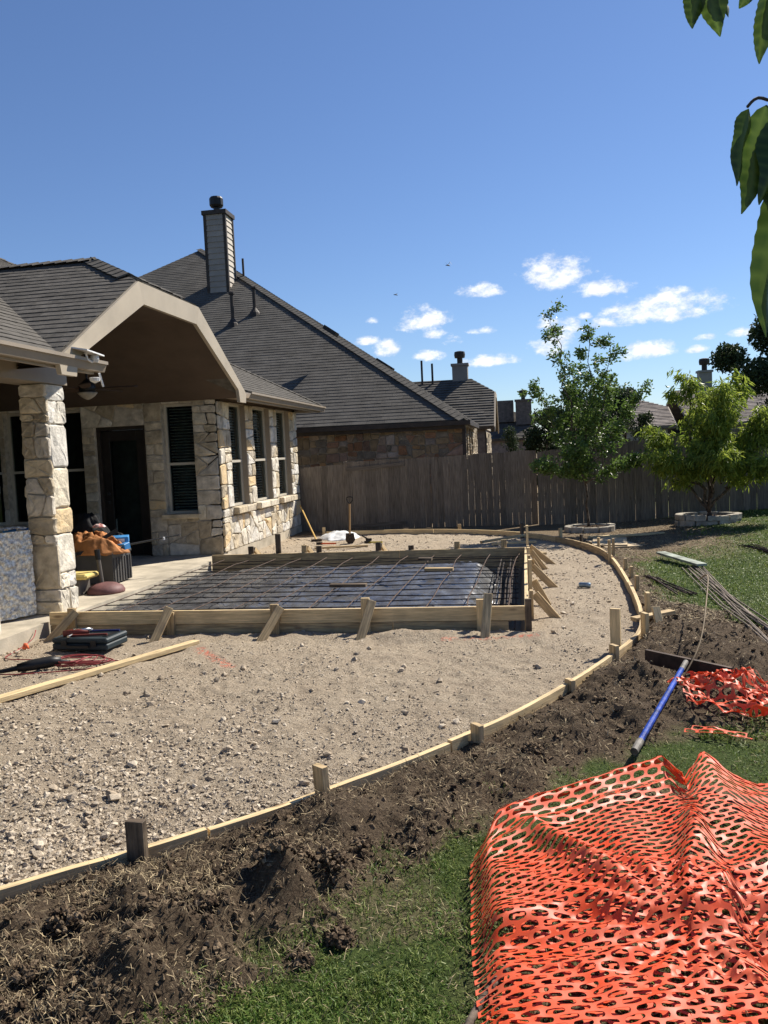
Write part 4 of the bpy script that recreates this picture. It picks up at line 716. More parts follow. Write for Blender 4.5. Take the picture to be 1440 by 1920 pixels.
def blob_tree(name, label, cat, base, h, rx, ry, m, n, L, W, zlo=.25, group=None, seed=0, upright=0):
    th = thing(name, label, cat, base, group); bx_, by_, bz_ = base; mb = MB().tube(limb(base, (bx_, by_, bz_+h*.75), 5, .05), .05*h/4+.02, 7, scale=[1, .9, .8, .6, .4, .2]); nb_ = int(26)
    C = []
    for k in range(nb_):
        a = RG.uniform(0, 6.28); t = RG.uniform(zlo, 1); prof = math.sin(math.pi*min(1, max(.08, (t-zlo)/(1-zlo)*.92+.08)))**.6 if not upright else (1-t)**.7+.08; R_ = prof*RG.uniform(.35, .95); e = np.array([bx_+rx*R_*math.cos(a), by_+ry*R_*math.sin(a), bz_+h*t]); o = np.array([bx_, by_, bz_+h*max(.1, t-.3)])
        mb.tube([o, (o+e)/2+RG.normal(0, .05, 3), e], .015*h/4+.004, 4, scale=[1, .6, .25]); C.append((e, rx*(.85 if upright else .30)*RG.uniform(.6, 1.2)))
    mb.build('trunk', m_bark, th, smooth=True); P = []
    for e, r in C: q = RG.normal(0, 1, (n//nb_, 3)); q = q/np.linalg.norm(q, axis=1)[:, None]*(RG.random((n//nb_, 1))**.4)*np.array([r, r, r*.8 if not upright else r*1.4]); P.append(e+q)
    P = np.concatenate(P); k = len(P); leaves('crown', P, RG.normal(0, 1, (k, 3)), L*RG.uniform(.7, 1.3, k), W*RG.uniform(.7, 1.3, k), m, th, .2); return th
blob_tree('evergreen_oak_tree', 'big dark oak tree filling the right edge behind the fence', 'tree', (8.75, 28, -.3), 5.8, 3.0, 2.4, m_lfC, 40000, .13, .075, zlo=.30)
blob_tree('garden_tree', 'low dull green tree behind the fence between the two yard trees', 'tree', (2.95, 24, -.4), 3.5, 1.1, 1.1, m_lfC, 9000, .09, .05, zlo=.35)
blob_tree('far_garden_tree', 'rounded dark green tree behind the fence left of the peach tree', 'tree', (2.1, 30, -.4), 3.9, 1.6, 1.6, m_lfC, 8000, .12, .07, zlo=.3)
blob_tree('cypress_tree', 'narrow dark cypress rising beside the gabled house', 'tree', (-.2, 24, -.5), 2.95, .30, .30, m_lfC, 7000, .05, .03, zlo=.05, upright=1)
blob_tree('roadside_tree', 'small dark tree filling the gap between low roofs and the young tree', 'tree', (1.0, 31, -.4), 3.6, 1.0, 1.0, m_lfC, 6000, .12, .07, zlo=.2)
# stone rings round the trees
m_edst = mat('edging_limestone', (.42, .38, .31), .9, nscale=8, namt=.3, bump=.7, objvar=.15)
def ring(name, label, cx, cy, rx, ry, z, h, n, lay=1, gaps=()):
    th = thing(name, label, 'planter', (cx, cy, z))
    for l in range(lay):
        for k in range(n):
            a0 = 2*math.pi*(k+.5*l)/n; a1 = a0+2*math.pi/n*.93; P = []
            j = random.gauss(0, .012); hh = h*random.uniform(.88, 1.1)
            for r_ in (1, .78): P += [(cx+(rx*r_+j)*math.cos(a), cy+(ry*r_+j)*math.sin(a)) for a in ((a0, (a0+a1)/2, a1) if r_ == 1 else (a1, (a0+a1)/2, a0))]
            z0_ = z+l*(h+.004); MB().add([(x, y, z0_-.03*(l == 0)) for x, y in P]+[(x, y, z0_+hh) for x, y in P], [tuple(range(6))[::-1], tuple(range(6, 12))]+[(i, (i+1) % 6, 6+(i+1) % 6, 6+i) for i in range(6)]).build('stone', m_edst, th, bevel=.008)
    x = RG.uniform(-1, 1, 500); y = RG.uniform(-1, 1, 500); k = x*x+y*y < .75; x, y = x[k]*rx*.85+cx, y[k]*ry*.85+cy; o = lumps('soil_fill', x, y, np.full(len(x), z+h*lay*.75)-.02, RG.uniform(.01, .035, len(x)), m_clod, kind='stuff', var=RG.random(len(x))**2)
    mb = MB(); mb.lathe((cx, cy, 0), [(.1, z), (rx*.85, z), (rx*.85, z+h*lay*.72), (.05, z+h*lay*.8)], 16, sq=ry/rx).build('soil', m_clod, th)
    return th
ring('stone_ring', 'round ring of pale edging stones around the slender young tree', 1.35, 17.0, .50, .42, .01, .13, 10)
ring('stone_ring', 'grey stacked stone ring in the shade under the peach tree', 3.6, 16.95, .62, .50, .10, .10, 9, 2)
# ================= curved edging form =================
ed = thing('edging_form', 'long curved pine board edging on stakes around the gravel bed', 'formwork', (.3, 5.9, 0))
def resample(P, step):
    out = [Vector((*P[0], 0))]; acc = 0
    for a, b in zip(P, P[1:]):
        a = Vector((*a, 0)); b = Vector((*b, 0)); L = (b-a).length; d = step-acc
        while d <= L: out.append(a.lerp(b, d/L)); d += step
        acc = L-(d-step)
    return out
EP = resample(EDGES, .12); tops = lambda i: .10+.004*math.sin(i*.3)
cuts = [0, 20, 34, 47, 66, 78, 96, 115, 140, 168, len(EP)-1]
for k, (a, b) in enumerate(zip(cuts, cuts[1:])):
    if b <= a: continue
    dz = random.uniform(-.006, .008); path = [EP[i]+Vector((0, 0, .035+dz+(.004 if k % 2 else 0))) for i in range(a, b+1)]
    if len(path) > 1: d = (path[-1]-path[-2]).normalized()*.05; path[-1] = path[-1]-d*.3
    MB().sweep(path, [(-.018, -.09), (.018, -.09), (.018, .065), (-.018, .065)]).build('board', m_pine if k not in (4, 7) else m_pine2, ed)
def stake(th, x, y, zt, m=None, w=.038, d=.085, yaw=0, lean=(0, 0), zb_=-.12, name='stake', label=None):
    a = math.radians(yaw); c, s = math.cos(a), math.sin(a); MB().sweep([(x, y, zb_), (x+lean[0], y+lean[1], zt)], [(p*c-q*s, p*s+q*c) for p, q in ((-d/2, -w/2), (d/2, -w/2), (d/2, w/2), (-d/2, w/2))], up=(0, 1, 0)).build(name, m or m_pine2, th, bevel=.002, label=label)
STK = [(-1.70, 3.26, .25, 5, m_old, 0), (-1.02, 3.93, .245, 40, None, -.02), (-.30, 4.80, .17, 50, None, 0), (.30, 5.86, .14, 60, None, 0), (.70, 6.75, .17, 60, None, 0), (.76, 7.18, .38, 20, m_pine, .0), (1.03, 7.38, .30, 70, m_pine, 0), (1.20, 8.38, .30, 85, m_pine, 0), (1.31, 9.95, .22, 85, None, 0), (1.37, 10.9, .19, 88, None, 0), (1.38, 11.6, .2, 88, None, 0), (1.26, 12.45, .36, 90, None, 0), (1.38, 13.05, .31, 90, None, 0), (1.25, 14.05, .22, 105, None, 0), (1.02, 14.7, .21, 120, m_old, 0), (.70, 15.5, .25, 130, m_pine, 0), (.0, 16.2, .30, 150, m_old, 0), (-1.3, 17.45, .2, 165, None, 0), (-4.3, 17.68, .2, 0, m_pine, 0)]
for x, y, zt, yw, m_, ln_ in STK: stake(ed, x, y, zt, m_, yaw=yw, lean=(ln_, 0), d=.085 if y < 9 else .07)
# ================= rectangular slab form =================
fo = thing('slab_form', 'rectangular form of stacked pine boards with braced stakes around the rebar', 'formwork', (-2.4, 8.05, 0))
def bd(a, b, z0_, z1_, m, y_or='x', th=fo, t=.038, name='board'):
    MB().sweep([(a[0], a[1], (z0_+z1_)/2), (b[0], b[1], (z0_+z1_)/2)], [(-t/2, -(z1_-z0_)/2), (t/2, -(z1_-z0_)/2), (t/2, (z1_-z0_)/2), (-t/2, (z1_-z0_)/2)]).build(name, m, th, bevel=.003)
bd((-5.0, 8.03), (-2.45, 8.02), .113, .252, m_pine); bd((-2.445, 8.02), (0.0, 8.04), .110, .249, m_pine); bd((-5.0, 8.035), (-1.3, 8.027), -.05, .108, m_pine2); bd((-1.295, 8.027), (-.16, 8.04), -.05, .106, m_pine2)
bd((0.02, 8.06), (.03, 10.4), .112, .25, m_pine); bd((.03, 10.405), (.05, 12.7), .11, .248, m_pine); bd((0.018, 8.06), (.045, 12.7), -.10, .108, m_pine2)
bd((-4.98, 12.72), (-1.9, 12.71), .10, .25, m_pine2); bd((-1.895, 12.71), (.07, 12.70), .10, .252, m_pine2); bd((-4.98, 12.715), (.05, 12.705), -.12, .098, m_pine2)
for x, zt, lx, fy, m_ in ((-4.72, .30, -.16, 7.72, m_pine2), (-2.50, .31, -.08, 7.68, m_pine2), (-1.56, .36, -.02, 7.68, m_pine), (-.42, .33, .04, 7.66, m_pine)):
    stake(fo, x, 7.985, zt, m_, yaw=0); MB().sweep([(x+lx-.0, fy, -.03), (x+.08, 7.93, zt-.02+(.08 if x > -1 else 0))], [(-.043, -.019), (.043, -.019), (.043, .019), (-.043, .019)], up=(0, 1, .5)).build('brace', m_pine2, fo, bevel=.003)
stake(fo, -3.62, 7.985, .24, m_pine2); MB().sweep([(-3.70, 7.70, -.03), (-3.60, 7.93, .30)], [(-.043, -.019), (.043, -.019), (.043, .019), (-.043, .019)], up=(0, 1, .5)).build('brace', m_pine2, fo, bevel=.003)
stake(fo, .035, 7.97, .33, m_old, yaw=0, d=.06)
for y, zt, fx, m_ in ((8.62, .30, .34, m_pine2), (9.35, .52, .27, m_pine), (10.5, .42, .40, m_pine2), (11.05, .45, .30, m_pine), (12.0, .36, .33, m_pine2), (12.55, .60, .46, m_pine)):
    stake(fo, .075, y, zt, m_, yaw=90); MB().sweep([(fx, y+.03, -.03), (.11, y+.06, min(.27, zt-.05))], [(-.019, -.043), (.019, -.043), (.019, .043), (-.019, .043)], up=(1, 0, 1)).build('brace', m_pine2, fo, bevel=.003)
for x, zt, m_ in ((-4.33, .37, m_old), (-3.87, .56, m_old), (-3.44, .37, m_pine2), (-3.20, .35, m_old), (-2.24, .38, m_old), (-1.72, .32, m_old), (-1.0, .36, m_pine2), (-.28, .37, m_pine2)):
    stake(fo, x, 12.76, zt, m_, yaw=0)
    if x in (-4.33, -2.24, -3.44): MB().sweep([(x+.18, 13.1, 0), (x+.04, 12.8, zt-.05)], [(-.043, -.019), (.043, -.019), (.043, .019), (-.043, .019)], up=(0, -1, .5)).build('brace', m_pine2, fo, bevel=.003)
# ---- plastic sheet ----
m_pl = mat('vapour_barrier_plastic', (.05, .05, .054), .24, nscale=3, namt=.5, spec=.8, bump=.6, bscale=18, col2=(.12, .12, .12))
px_ = np.arange(-4.96, -.28, .045); py_ = np.arange(8.07, 12.69, .045); PX, PY = np.meshgrid(px_, py_); PX, PY = PX.ravel(), PY.ravel(); ed_ = np.minimum(np.minimum(-.30-PX, PY-8.07), np.minimum(12.68-PY, 9))
wr = 1-np.abs(2*fbm(PX*3.2+PY*1.5, PY*5, 3, 91)-1); PZ = .085-.24*ss(.5, 0, ed_)**1.5+.075*(wr-.7)+.05*(fbm(PX*9, PY*14, 3, 92)-.5)-.05*ss(-3.8, -4.9, PX); nxx = len(px_); ii, jj = np.meshgrid(np.arange(nxx-1), np.arange(len(py_)-1)); i0 = (jj*nxx+ii).ravel()
pl = npmesh('plastic_sheet', np.stack([PX, PY, PZ], 1), np.stack([i0, i0+1, i0+nxx+1, i0+nxx], 1), m_pl, smooth=True); tag(pl, 'shiny blue-black wrinkled plastic sheet lying inside the slab form', 'plastic sheet')
# ---- rebar mat ----
rb = thing('rebar_mat', 'rusty rebar grid spread over the plastic sheet in the form', 'rebar', (-2.4, 10.4, .15))
for k in range(13):
    y = 8.22+.355*k; xs = [-4.93+random.uniform(-.03, .12), -4, -3, -2, -1, -.06]; MB().tube([(x, y+random.gauss(0, .012), .155+random.gauss(0, .008)) for x in xs], .0065, 5).build('bar', m_rustd, rb)
for k in range(12):
    x = -4.85+.425*k; MB().tube([(x+random.gauss(0, .014)+.02*(y-8), y, .171+random.gauss(0, .007)) for y in (8.08, 9, 10, 11, 12, 12.66)], .0065, 5).build('bar', m_rust, rb)
tb = thing('trench_rebar', 'bundle of dark rebar lying in the trench along the right side of the form', 'rebar', (-.15, 10.4, -.05))
for k in range(7): MB().tube([(-.10-.045*k+random.gauss(0, .01), y, (-.02, .07, .1)[k % 3]+random.gauss(0, .006)) for y in (8.2, 9.5, 11, 12.5)], .009, 5).build('bar', m_rustd, tb)
for i, (x0, x1, y, lb) in enumerate(((-2.31, -1.86, 9.68, 'dark scrap wood block lying on the rebar nearer the front board'), (-1.29, -.91, 10.85, 'brown scrap wood block on the middle of the rebar grid'), (-1.5, -1.3, 11.9, 'small scrap wood block far back on the rebar grid'))):
    o = MB().sweep([(x0, y, .215), (x1, y-.03, .215)], [(-.045, -.019), (.045, -.019), (.045, .019), (-.045, .019)]).build('wood_block', m_old if i != 1 else m_pine2, None, base=((x0+x1)/2, y, .19)); tag(o, lb, 'wood block')
# ================= things on the patio =================
m_gbox = mat('grey_resin', (.085, .082, .08), .5, nscale=3, namt=.15); m_gbox2 = mat('taupe_resin', (.12, .105, .09), .55, nscale=3, namt=.15)
def dbox(name, label, cat, x0, x1, y0, y1, z0, z1, m, ribs=7, lid=True):
    th = thing(name, label, cat, ((x0+x1)/2, (y0+y1)/2, z0)); t = .012
    b = MB(); b.box((x0, y0, z0+.02), (x1, y0+t, z1)).box((x0, y1-t, z0+.02), (x1, y1, z1)).box((x0, y0+t, z0+.02), (x0+t, y1-t, z1)).box((x1-t, y0+t, z0+.02), (x1, y1-t, z1)).box((x0+t, y0+t, z0+.02), (x1-t, y1-t, z0+.04)).build('body', m, th)
    for k in range(ribs):
        y = y0+.03+(y1-y0-.06)*k/(ribs-1) if ribs > 1 else y0; MB().box((x1+.0005, y-.008, z0+.03), (x1+.014, y+.014, z1-.05)).build('rib', m, th)
    MB().box((x0-.012, y0-.012, z1+.001), (x1+.012, y0+.018, z1+.03)).box((x1-.018, y0+.018, z1+.001), (x1+.012, y1-.018, z1+.03)).box((x0-.012, y1-.018, z1+.001), (x1+.012, y1+.012, z1+.03)).box((x0-.012, y0+.018, z1+.001), (x0+.018, y1-.018, z1+.03)).build('rim', m, th, bevel=.004)
    return th
dbox('storage_box', 'grey ribbed plastic storage box, nearest the door, heaped with orange canvas', 'storage box', -6.06, -5.52, 10.45, 10.98, PS, .56, m_gbox)
dbox('storage_box', 'taupe storage box partly hidden behind the stone column', 'storage box', -6.75, -6.12, 10.3, 10.8, PS, .55, m_gbox2, ribs=5)
m_orc = mat('orange_canvas', (.50, .21, .07), .8, nscale=4, namt=.3, bump=.2); m_blc = mat('black_fabric', (.012, .012, .013), .85); m_blue = mat('blue_packaging', (.06, .25, .55), .45, nscale=4, namt=.3)
def heap(name, label, cat, c, rx, ry, h, m, seed, n=30, cr=.35):
    u = np.linspace(-1, 1, n); X, Y = np.meshgrid(u, u); R_ = np.sqrt(X**2+Y**2)/np.maximum(1e-6, np.maximum(abs(X), abs(Y))); X, Y = X/np.maximum(R_, 1), Y/np.maximum(R_, 1); r = np.sqrt(X*X+Y*Y)
    k = 1-np.abs(2*fbm(X*2.2+seed, Y*2.2+seed*3, 3, seed)-1); k2 = 1-np.abs(2*fbm(X*5+seed, Y*5, 2, seed+5)-1)
    Zz = h*(1-r**2.6)*(.62+cr*(k-.45)*1.3+.22*cr*k2); a = 1+.16*(fbm(X*2, Y*2, 2, seed+9)-.5)*r; V = np.stack([c[0]+X*rx*a, c[1]+Y*ry*a, c[2]+Zz+.02*(k-.5)], 2).reshape(-1, 3)
    ii, jj = np.meshgrid(np.arange(n-1), np.arange(n-1)); i0 = (jj*n+ii).ravel(); o = npmesh(name, V, np.stack([i0, i0+1, i0+n+1, i0+n], 1), m, base=c, smooth=True)
    md = o.modifiers.new('thick', 'SOLIDIFY'); md.thickness = .006; md.offset = -1; return tag(o, label, cat)
heap('orange_canvas', 'crumpled orange canvas heaped over the storage boxes', 'canvas', (-5.92, 10.62, .57), .55, .30, .21, m_orc, 3, n=44, cr=1.0)
heap('orange_canvas', 'fold of orange canvas drooping over the rim of the ribbed storage box', 'canvas', (-5.62, 10.62, .56), .17, .20, .10, m_orc, 8, cr=.9)
heap('black_bag', 'bulging black fabric bag on top of the orange canvas', 'bag', (-6.10, 10.85, .66), .42, .25, .36, m_blc, 5, cr=.75)
heap('black_bag', 'small black bag beside the blue packages', 'bag', (-5.62, 10.86, .66), .13, .12, .22, m_blc, 15, cr=.2)
for i, (x, y, z, a, lb) in enumerate(((-5.55, 10.78, .70, 20, 'upper blue and white package on the storage box'), (-5.50, 10.70, .61, -15, 'lower blue package leaning on the canvas'), (-6.95, 10.6, .86, 5, 'flat light blue box showing left of the stone column'))):
    Mx = Matrix.Translation((x, y, z)) @ Matrix.Rotation(math.radians(a), 4, 'Z') @ Matrix.Rotation(.2, 4, 'X'); th = thing('package', lb, 'package', (x, y, z)); MB().box((-.11-.12*(i == 2), -.06, 0), (.11+.12*(i == 2), .06, .09), Mx).build('carton', m_blue, th, bevel=.006); MB().box((-.05, -.0625, .02), (.06, -.0605, .07), Mx).build('print', m_wp, th)
heap('red_wrapper', 'red and white plastic wrapper on the black bag', 'wrapper', (-5.80, 10.66, .93), .10, .06, .05, mat('red_wrapper', (.55, .10, .06), .4, nscale=14, col2=(.7, .68, .66)), 21, n=14)
heap('orange_bundle', 'orange rag visible in the gap left of the stone column', 'rag', (-6.9, 10.4, .62), .16, .1, .1, m_orc, 25, n=16)
MB_ = MB().box((-7.3, 10.3, PS), (-6.8, 10.7, .6)); tag(MB_.build('dark_crate', m_black, None, base=(-7, 10.5, PS)), 'dark crate in the shade behind the stone column', 'crate')
MB_ = MB().box((-7.4, 10.45, .601), (-6.78, 10.75, .83)); tag(MB_.build('cooler_box', m_blue, None, base=(-7.1, 10.6, .6), bevel=.01), 'light blue cooler on the dark crate behind the column', 'cooler')
po = thing('umbrella_pole', 'long black pole lying across the storage boxes toward the window', 'pole', (-5.5, 10.8, .7)); MB().tube([(-5.95, 10.3, .60), (-4.99, 11.5, .715)], .014, 8).build('shaft', m_black, po); MB().lathe((-5.15, 11.3, .675), [(.0, -.01), (.022, -.008), (.022, .03), (0, .035)], 8).build('collar', m_wp, po)
for i, (a, b, lb) in enumerate((((-6.05, 10.30, .56), (-5.56, 10.72, .88), 'short black bar slanting up over the orange canvas'), ((-6.0, 10.28, .60), (-5.5, 10.66, .66), 'black level with lime green band resting on the ribbed box'))):
    th = thing('tool_bar', lb, 'bar', a); MB().bar(a, b, .03, .05).build('shaft', m_black, th)
    if i: MB().bar(tuple(np.array(a)*.35+np.array(b)*.65), tuple(np.array(a)*.2+np.array(b)*.8), .034, .054).build('band', mat('lime_plastic', (.45, .65, .05), .4), th)
ub = thing('parasol_stand', 'maroon domed umbrella base with short grey post standing on the patio edge', 'umbrella base', (-5.32, 9.85, PS)); MB().lathe((-5.32, 9.85, 0), [(.235, PS), (.24, PS+.03), (.21, PS+.08), (.13, PS+.12), (.05, PS+.135)], 20).build('dome', mat('maroon_resin', (.20, .095, .09), .6, nscale=5), ub, smooth=True)
MB().tube([(-5.37, 9.85, PS+.13), (-5.40, 9.85, .60)], .026, 10).build('post', m_gbox2, ub); MB().tube([(-5.40, 9.85, .58), (-5.41, 9.85, .71)], .036, 10).build('clamp', m_black, ub)
cs = thing('folded_cushion', 'yellow cushion pad on a dark stool between column and storage boxes', 'cushion', (-5.75, 9.7, .4)); MB().box((-5.98, 9.55, .36), (-5.42, 9.9, .43)).build('pad', mat('yellow_fabric', (.62, .48, .16), .8, nscale=5), cs, bevel=.025); tag(MB().box((-5.95, 9.6, PS), (-5.55, 9.88, .355)).build('low_stool', m_gbox2, None, base=(-5.75, 9.7, PS), bevel=.01), 'taupe stool carrying the yellow cushion', 'stool')
# foil-wrapped slab
m_foil = mat('crumpled_foil', (.90, .84, .75), .32, metal=.35, nscale=30, namt=.3, bump=1, bscale=40, col2=(.30, .28, .25))
n = 46; u = np.linspace(0, 1, n); UU, VV = np.meshgrid(u, u); fo_ = thing('foil_panel', 'tall silver foil-wrapped panel standing between the two stone columns', 'panel', (-5.7, 8.2, PS))
def cr(a, b, s): return .030*(1-np.abs(2*fbm(a*9, b*9, 4, s)-1))+.030*fbm(a*22, b*22, 2, s+3)
for nm_, X, Y, Zq in (('front', -5.78+.38*UU+cr(UU, VV, 61)*1.3, 7.56+.80*UU-cr(UU, VV, 61)*.6, PS+.02+.94*VV+.01*fbm(UU*9, VV*0, 2, 5)), ('side', -5.40-.25*UU, 8.36+.12*UU+cr(UU, VV, 62), PS+.02+.94*VV), ('top', -5.78+.38*UU-.25*VV, 7.56+.80*UU+.12*VV, PS+.955+cr(UU, VV, 63))):
    ii, jj = np.meshgrid(np.arange(n-1), np.arange(n-1)); i0 = (jj*n+ii).ravel(); npmesh(nm_+'_face', np.stack([X, Y, Zq], 2).reshape(-1, 3), np.stack([i0, i0+1, i0+n+1, i0+n], 1), m_foil, parent=fo_, base=base_of(fo_))
# ================= things on the gravel =================
lum = MB().bar((-4.35, 4.93, .035), (-3.17, 7.55, .03), .089, .042).build('long_board', m_pine, None, base=(-3.8, 6, .03), bevel=.003); tag(lum, 'long pale pine board lying on the gravel at the left', 'board')
m_case = mat('blue_black_case', (.022, .035, .042), .55, nscale=3, namt=.2)
tcs = thing('tool_case', 'blue-black plastic tool case lying flat on the gravel beside the form', 'tool case', (-4.25, 7.45, .0)); Mt = Matrix.Translation((-4.24, 7.47, .02)) @ Matrix.Rotation(math.radians(-4), 4, 'Z')
MB().box((-.30, -.19, 0), (.30, .19, .062), Mt).build('base', m_case, tcs, bevel=.012); MB().box((-.302, -.192, .066), (.302, .192, .115), Mt).build('lid', m_case, tcs, bevel=.014)
for x in (-.16, .16): MB().box((x-.03, -.202, .04), (x+.03, -.1925, .095), Mt).build('latch', m_black, tcs)
MB().box((-.12, -.225, .03), (.12, -.2035, .05), Mt).build('handle', m_black, tcs); MB().box((.20, -.10, .117), (.25, .18, .121), Mt).build('strap', m_black, tcs)
m_steel = mat('bright_steel', (.55, .55, .55), .25, metal=1); m_rg = mat('reddish_rubber', (.18, .04, .03), .5); m_bl = mat('blue_rubber', (.02, .03, .12), .5)
dl = thing('cordless_tool', 'small silver and maroon power tool on the left of the tool case lid', 'power tool', (-4.35, 7.42, .14)); MB().tube([(-4.46, 7.36, .165), (-4.33, 7.42, .175), (-4.24, 7.46, .165)], .03, 8, scale=[1, 1.1, .7]).build('body', m_rg, dl, smooth=True); MB().tube([(-4.37, 7.40, .195), (-4.22, 7.47, .185)], .016, 8).build('barrel', m_steel, dl, smooth=True)
for k, (a, b, m1, lb) in enumerate((((-4.36, 7.35, .15), (-4.02, 7.40, .15), m_rg, 'claw hammer with red handle resting on the tool case lid'), ((-4.28, 7.55, .15), (-3.98, 7.58, .15), m_bl, 'blue handled hammer at the back of the tool case lid'))):
    th = thing('hammer', lb, 'hammer', a); MB().tube([a, b], .012, 8).build('handle', m1, th); A_v = Vector(a); MB().bar(A_v-Vector((.01, .06, 0)), A_v-Vector((.01, -.06, 0)), .026, .026).build('head', m_steel, th, bevel=.005)
hd = thing('hammer_drill', 'black hammer drill lying on its side at the left edge of the gravel', 'drill', (-4.28, 6.6, .05))
MB().tube([(-4.40, 6.50, .055), (-4.30, 6.57, .065), (-4.18, 6.66, .07), (-4.10, 6.70, .07)], .045, 10, scale=[.8, 1.1, 1.15, .8]).build('body', m_black, hd, smooth=True); MB().tube([(-4.40, 6.50, .055), (-4.50, 6.44, .045), (-4.60, 6.38, .04)], .024, 8, scale=[1, .8, .35]).build('chuck', m_black, hd); MB().tube([(-4.12, 6.68, .07), (-4.05, 6.74, .045), (-4.0, 6.70, .03)], .02, 8).build('handle', m_black, hd); MB().tube([(-4.33, 6.55, .06), (-4.38, 6.66, .04)], .017, 8).build('side_handle', m_black, hd); MB().tube([(-4.6, 6.38, .04), (-4.82, 6.25, .03)], .009, 6).build('bit', m_rustd, hd)
m_cord = mat('red_cord', (.28, .05, .05), .5); P = [(-5.0, 7.75, .12), (-4.95, 7.60, .06), (-4.92, 7.30, .02), (-4.85, 7.0, .015), (-4.5, 6.95, .015), (-4.2, 6.9, .02)]
for k in range(5):
    c = (-3.95+RG.normal(0, .05), 6.72+RG.normal(0, .06)); rx, ry = RG.uniform(.16, .34), RG.uniform(.07, .16); n = 12; ph = RG.uniform(0, 6)
    P += [(c[0]+rx*math.cos(ph+6.28*j/n), c[1]+ry*math.sin(ph+6.28*j/n), .018+.012*k+RG.uniform(0, .012)) for j in range(n)]
P += [(-3.7, 6.9, .02), (-3.62, 6.78, .02), (-3.8, 6.6, .02), (-4.4, 6.42, .02), (-4.7, 6.5, .02)]
def spline(P, k=4):
    P = [Vector(p) for p in P]; out = []
    for i in range(len(P)-1):
        a, b, c, d = P[max(0, i-1)], P[i], P[i+1], P[min(len(P)-1, i+2)]
        for j in range(k): t = j/k; out.append(.5*((2*b)+(-a+c)*t+(2*a-5*b+4*c-d)*t*t+(-a+3*b-3*c+d)*t**3))
    return out+[P[-1]]
tag(MB().tube(spline(P), .0055, 5).build('extension_cord', m_cord, None, base=(-4, 6.8, .02), smooth=True), 'tangled red extension cord coiled around the hammer drill', 'cord')
m_org = mat('orange_flag', (.85, .16, .06), .6)
for i, (x, y, z, lb) in enumerate(((-4.80, 7.85, .06, 'small orange ribbon stuck in the gravel by the patio corner'), (-4.78, 7.22, .05, 'small orange ribbon further left beside the slab edge'))): heap('marker_ribbon', lb, 'ribbon', (x, y, z), .035, .03, .06, m_org, 30+i, n=10)
cn = thing('drink_can', 'silver drink can lying on the gravel path right of the form', 'can', (.76, 10.45, .03)); 
def canm(z): return z
MB().tube([(.68, 10.47, .035), (.70, 10.465, .035), (.80, 10.43, .035), (.82, 10.425, .035)], .033, 14, scale=[.8, 1, 1, .8]).build('body', mat('printed_aluminium', (.32, .42, .50), .3, metal=.7, nscale=16, namt=.5), cn, smooth=False)
# tools at the back
shv = thing('shovel', 'shovel with black D handle standing upright in the gravel by the gate', 'shovel', (-3.37, 16.0, 0)); MB().tube([(-3.37, 16.0, .15), (-3.355, 16.05, .80)], .019, 8).build('shaft', wood('ash_handle', (.42, .27, .13), .2, 0), shv)
MB().tube(spline([(-3.355, 16.05, .80), (-3.40, 16.05, .86), (-3.40, 16.05, .93), (-3.30, 16.05, .93), (-3.30, 16.05, .86), (-3.355, 16.05, .80)]), .012, 6).build('handle', m_black, shv)
MB().add([(-3.45, 16.0, .22), (-3.29, 16.0, .22), (-3.27, 16.02, .08), (-3.37, 16.0, -.06), (-3.47, 16.02, .08), (-3.37, 15.97, .16)], [(0, 5, 1), (1, 5, 2), (2, 5, 3), (3, 5, 4), (4, 5, 0)]).build('blade', m_rustd, shv)
rk = thing('rake', 'long yellow-handled rake leaning on the far corner of the stone house', 'rake', (-4.2, 16.75, 0)); MB().tube([(-4.22, 16.65, .03), (-4.98, 18.3, .66)], .016, 8).build('shaft', wood('yellow_handle', (.62, .40, .12), .15, 0), rk); MB().bar((-4.32, 16.6, .03), (-4.10, 16.62, .03), .03, .05).build('head', m_rustd, rk)
heap('white_sheet', 'crumpled white plastic sheet lying in front of the fence', 'sheet', (-3.85, 17.2, .0), .45, .55, .13, m_wp, 44, cr=.6)
for i, (a, b, m1, lb) in enumerate((((-3.05, 16.3, .05), (-3.12, 16.0, .16), m_black, 'small sledge hammer standing on its head near the white sheet'), ((-3.95, 15.8, .05), (-3.6, 15.75, .05), m_org, 'orange and black tool lying left of the upright shovel'), ((-3.0, 15.9, .04), (-2.7, 15.85, .04), mat('yellow_plastic', (.6, .5, .05), .4), 'short yellow handled tool lying right of the upright shovel'))):
    th = thing('hand_tool', lb, 'tool', a); MB().tube([a, b], .017, 6).build('handle', m1, th); MB().bar(Vector(a)+Vector((-.06, 0, 0)), Vector(a)+Vector((.06, 0, 0)), .04, .05).build('head', m_black, th)
for i, (a, b, w_, lb) in enumerate((((-.75, 15.3, .05), (.1, 15.9, .10), .09, 'upper pine offcut of the loose pile behind the form'), ((-.55, 15.1, .04), (.25, 15.2, .045), .09, 'lower pine offcut crossing the loose pile behind the form'), ((-.1, 14.3, .03), (.35, 13.6, .03), .09, 'pine offcut pointing from the form corner toward the pile'), ((-3.9, 15.2, .03), (-2.9, 15.4, .03), .04, 'thin stick lying on the gravel behind the form'), ((1.02, 7.3+.75, .10), (1.42, 8.3, .12), .09, 'short offcut by the edging stakes, lying flat'), ((1.24, 7.9, .05), (1.22, 8.02, .22), .07, 'short offcut standing on end by the edging stakes'), ((.98, 6.95, .03), (1.35, 7.5, .07), .09, 'dirty board half buried in soil outside the edging'), ((1.2, 15.6, .05), (2.6, 15.9, .06), .09, 'long thin board lying in front of the round stone ring'))):
    tag(MB().bar(a, b, w_, .038).build('offcut', (m_pine2, m_pine)[i % 2] if i != 6 else m_old, None, base=a, bevel=.002), lb, 'board')
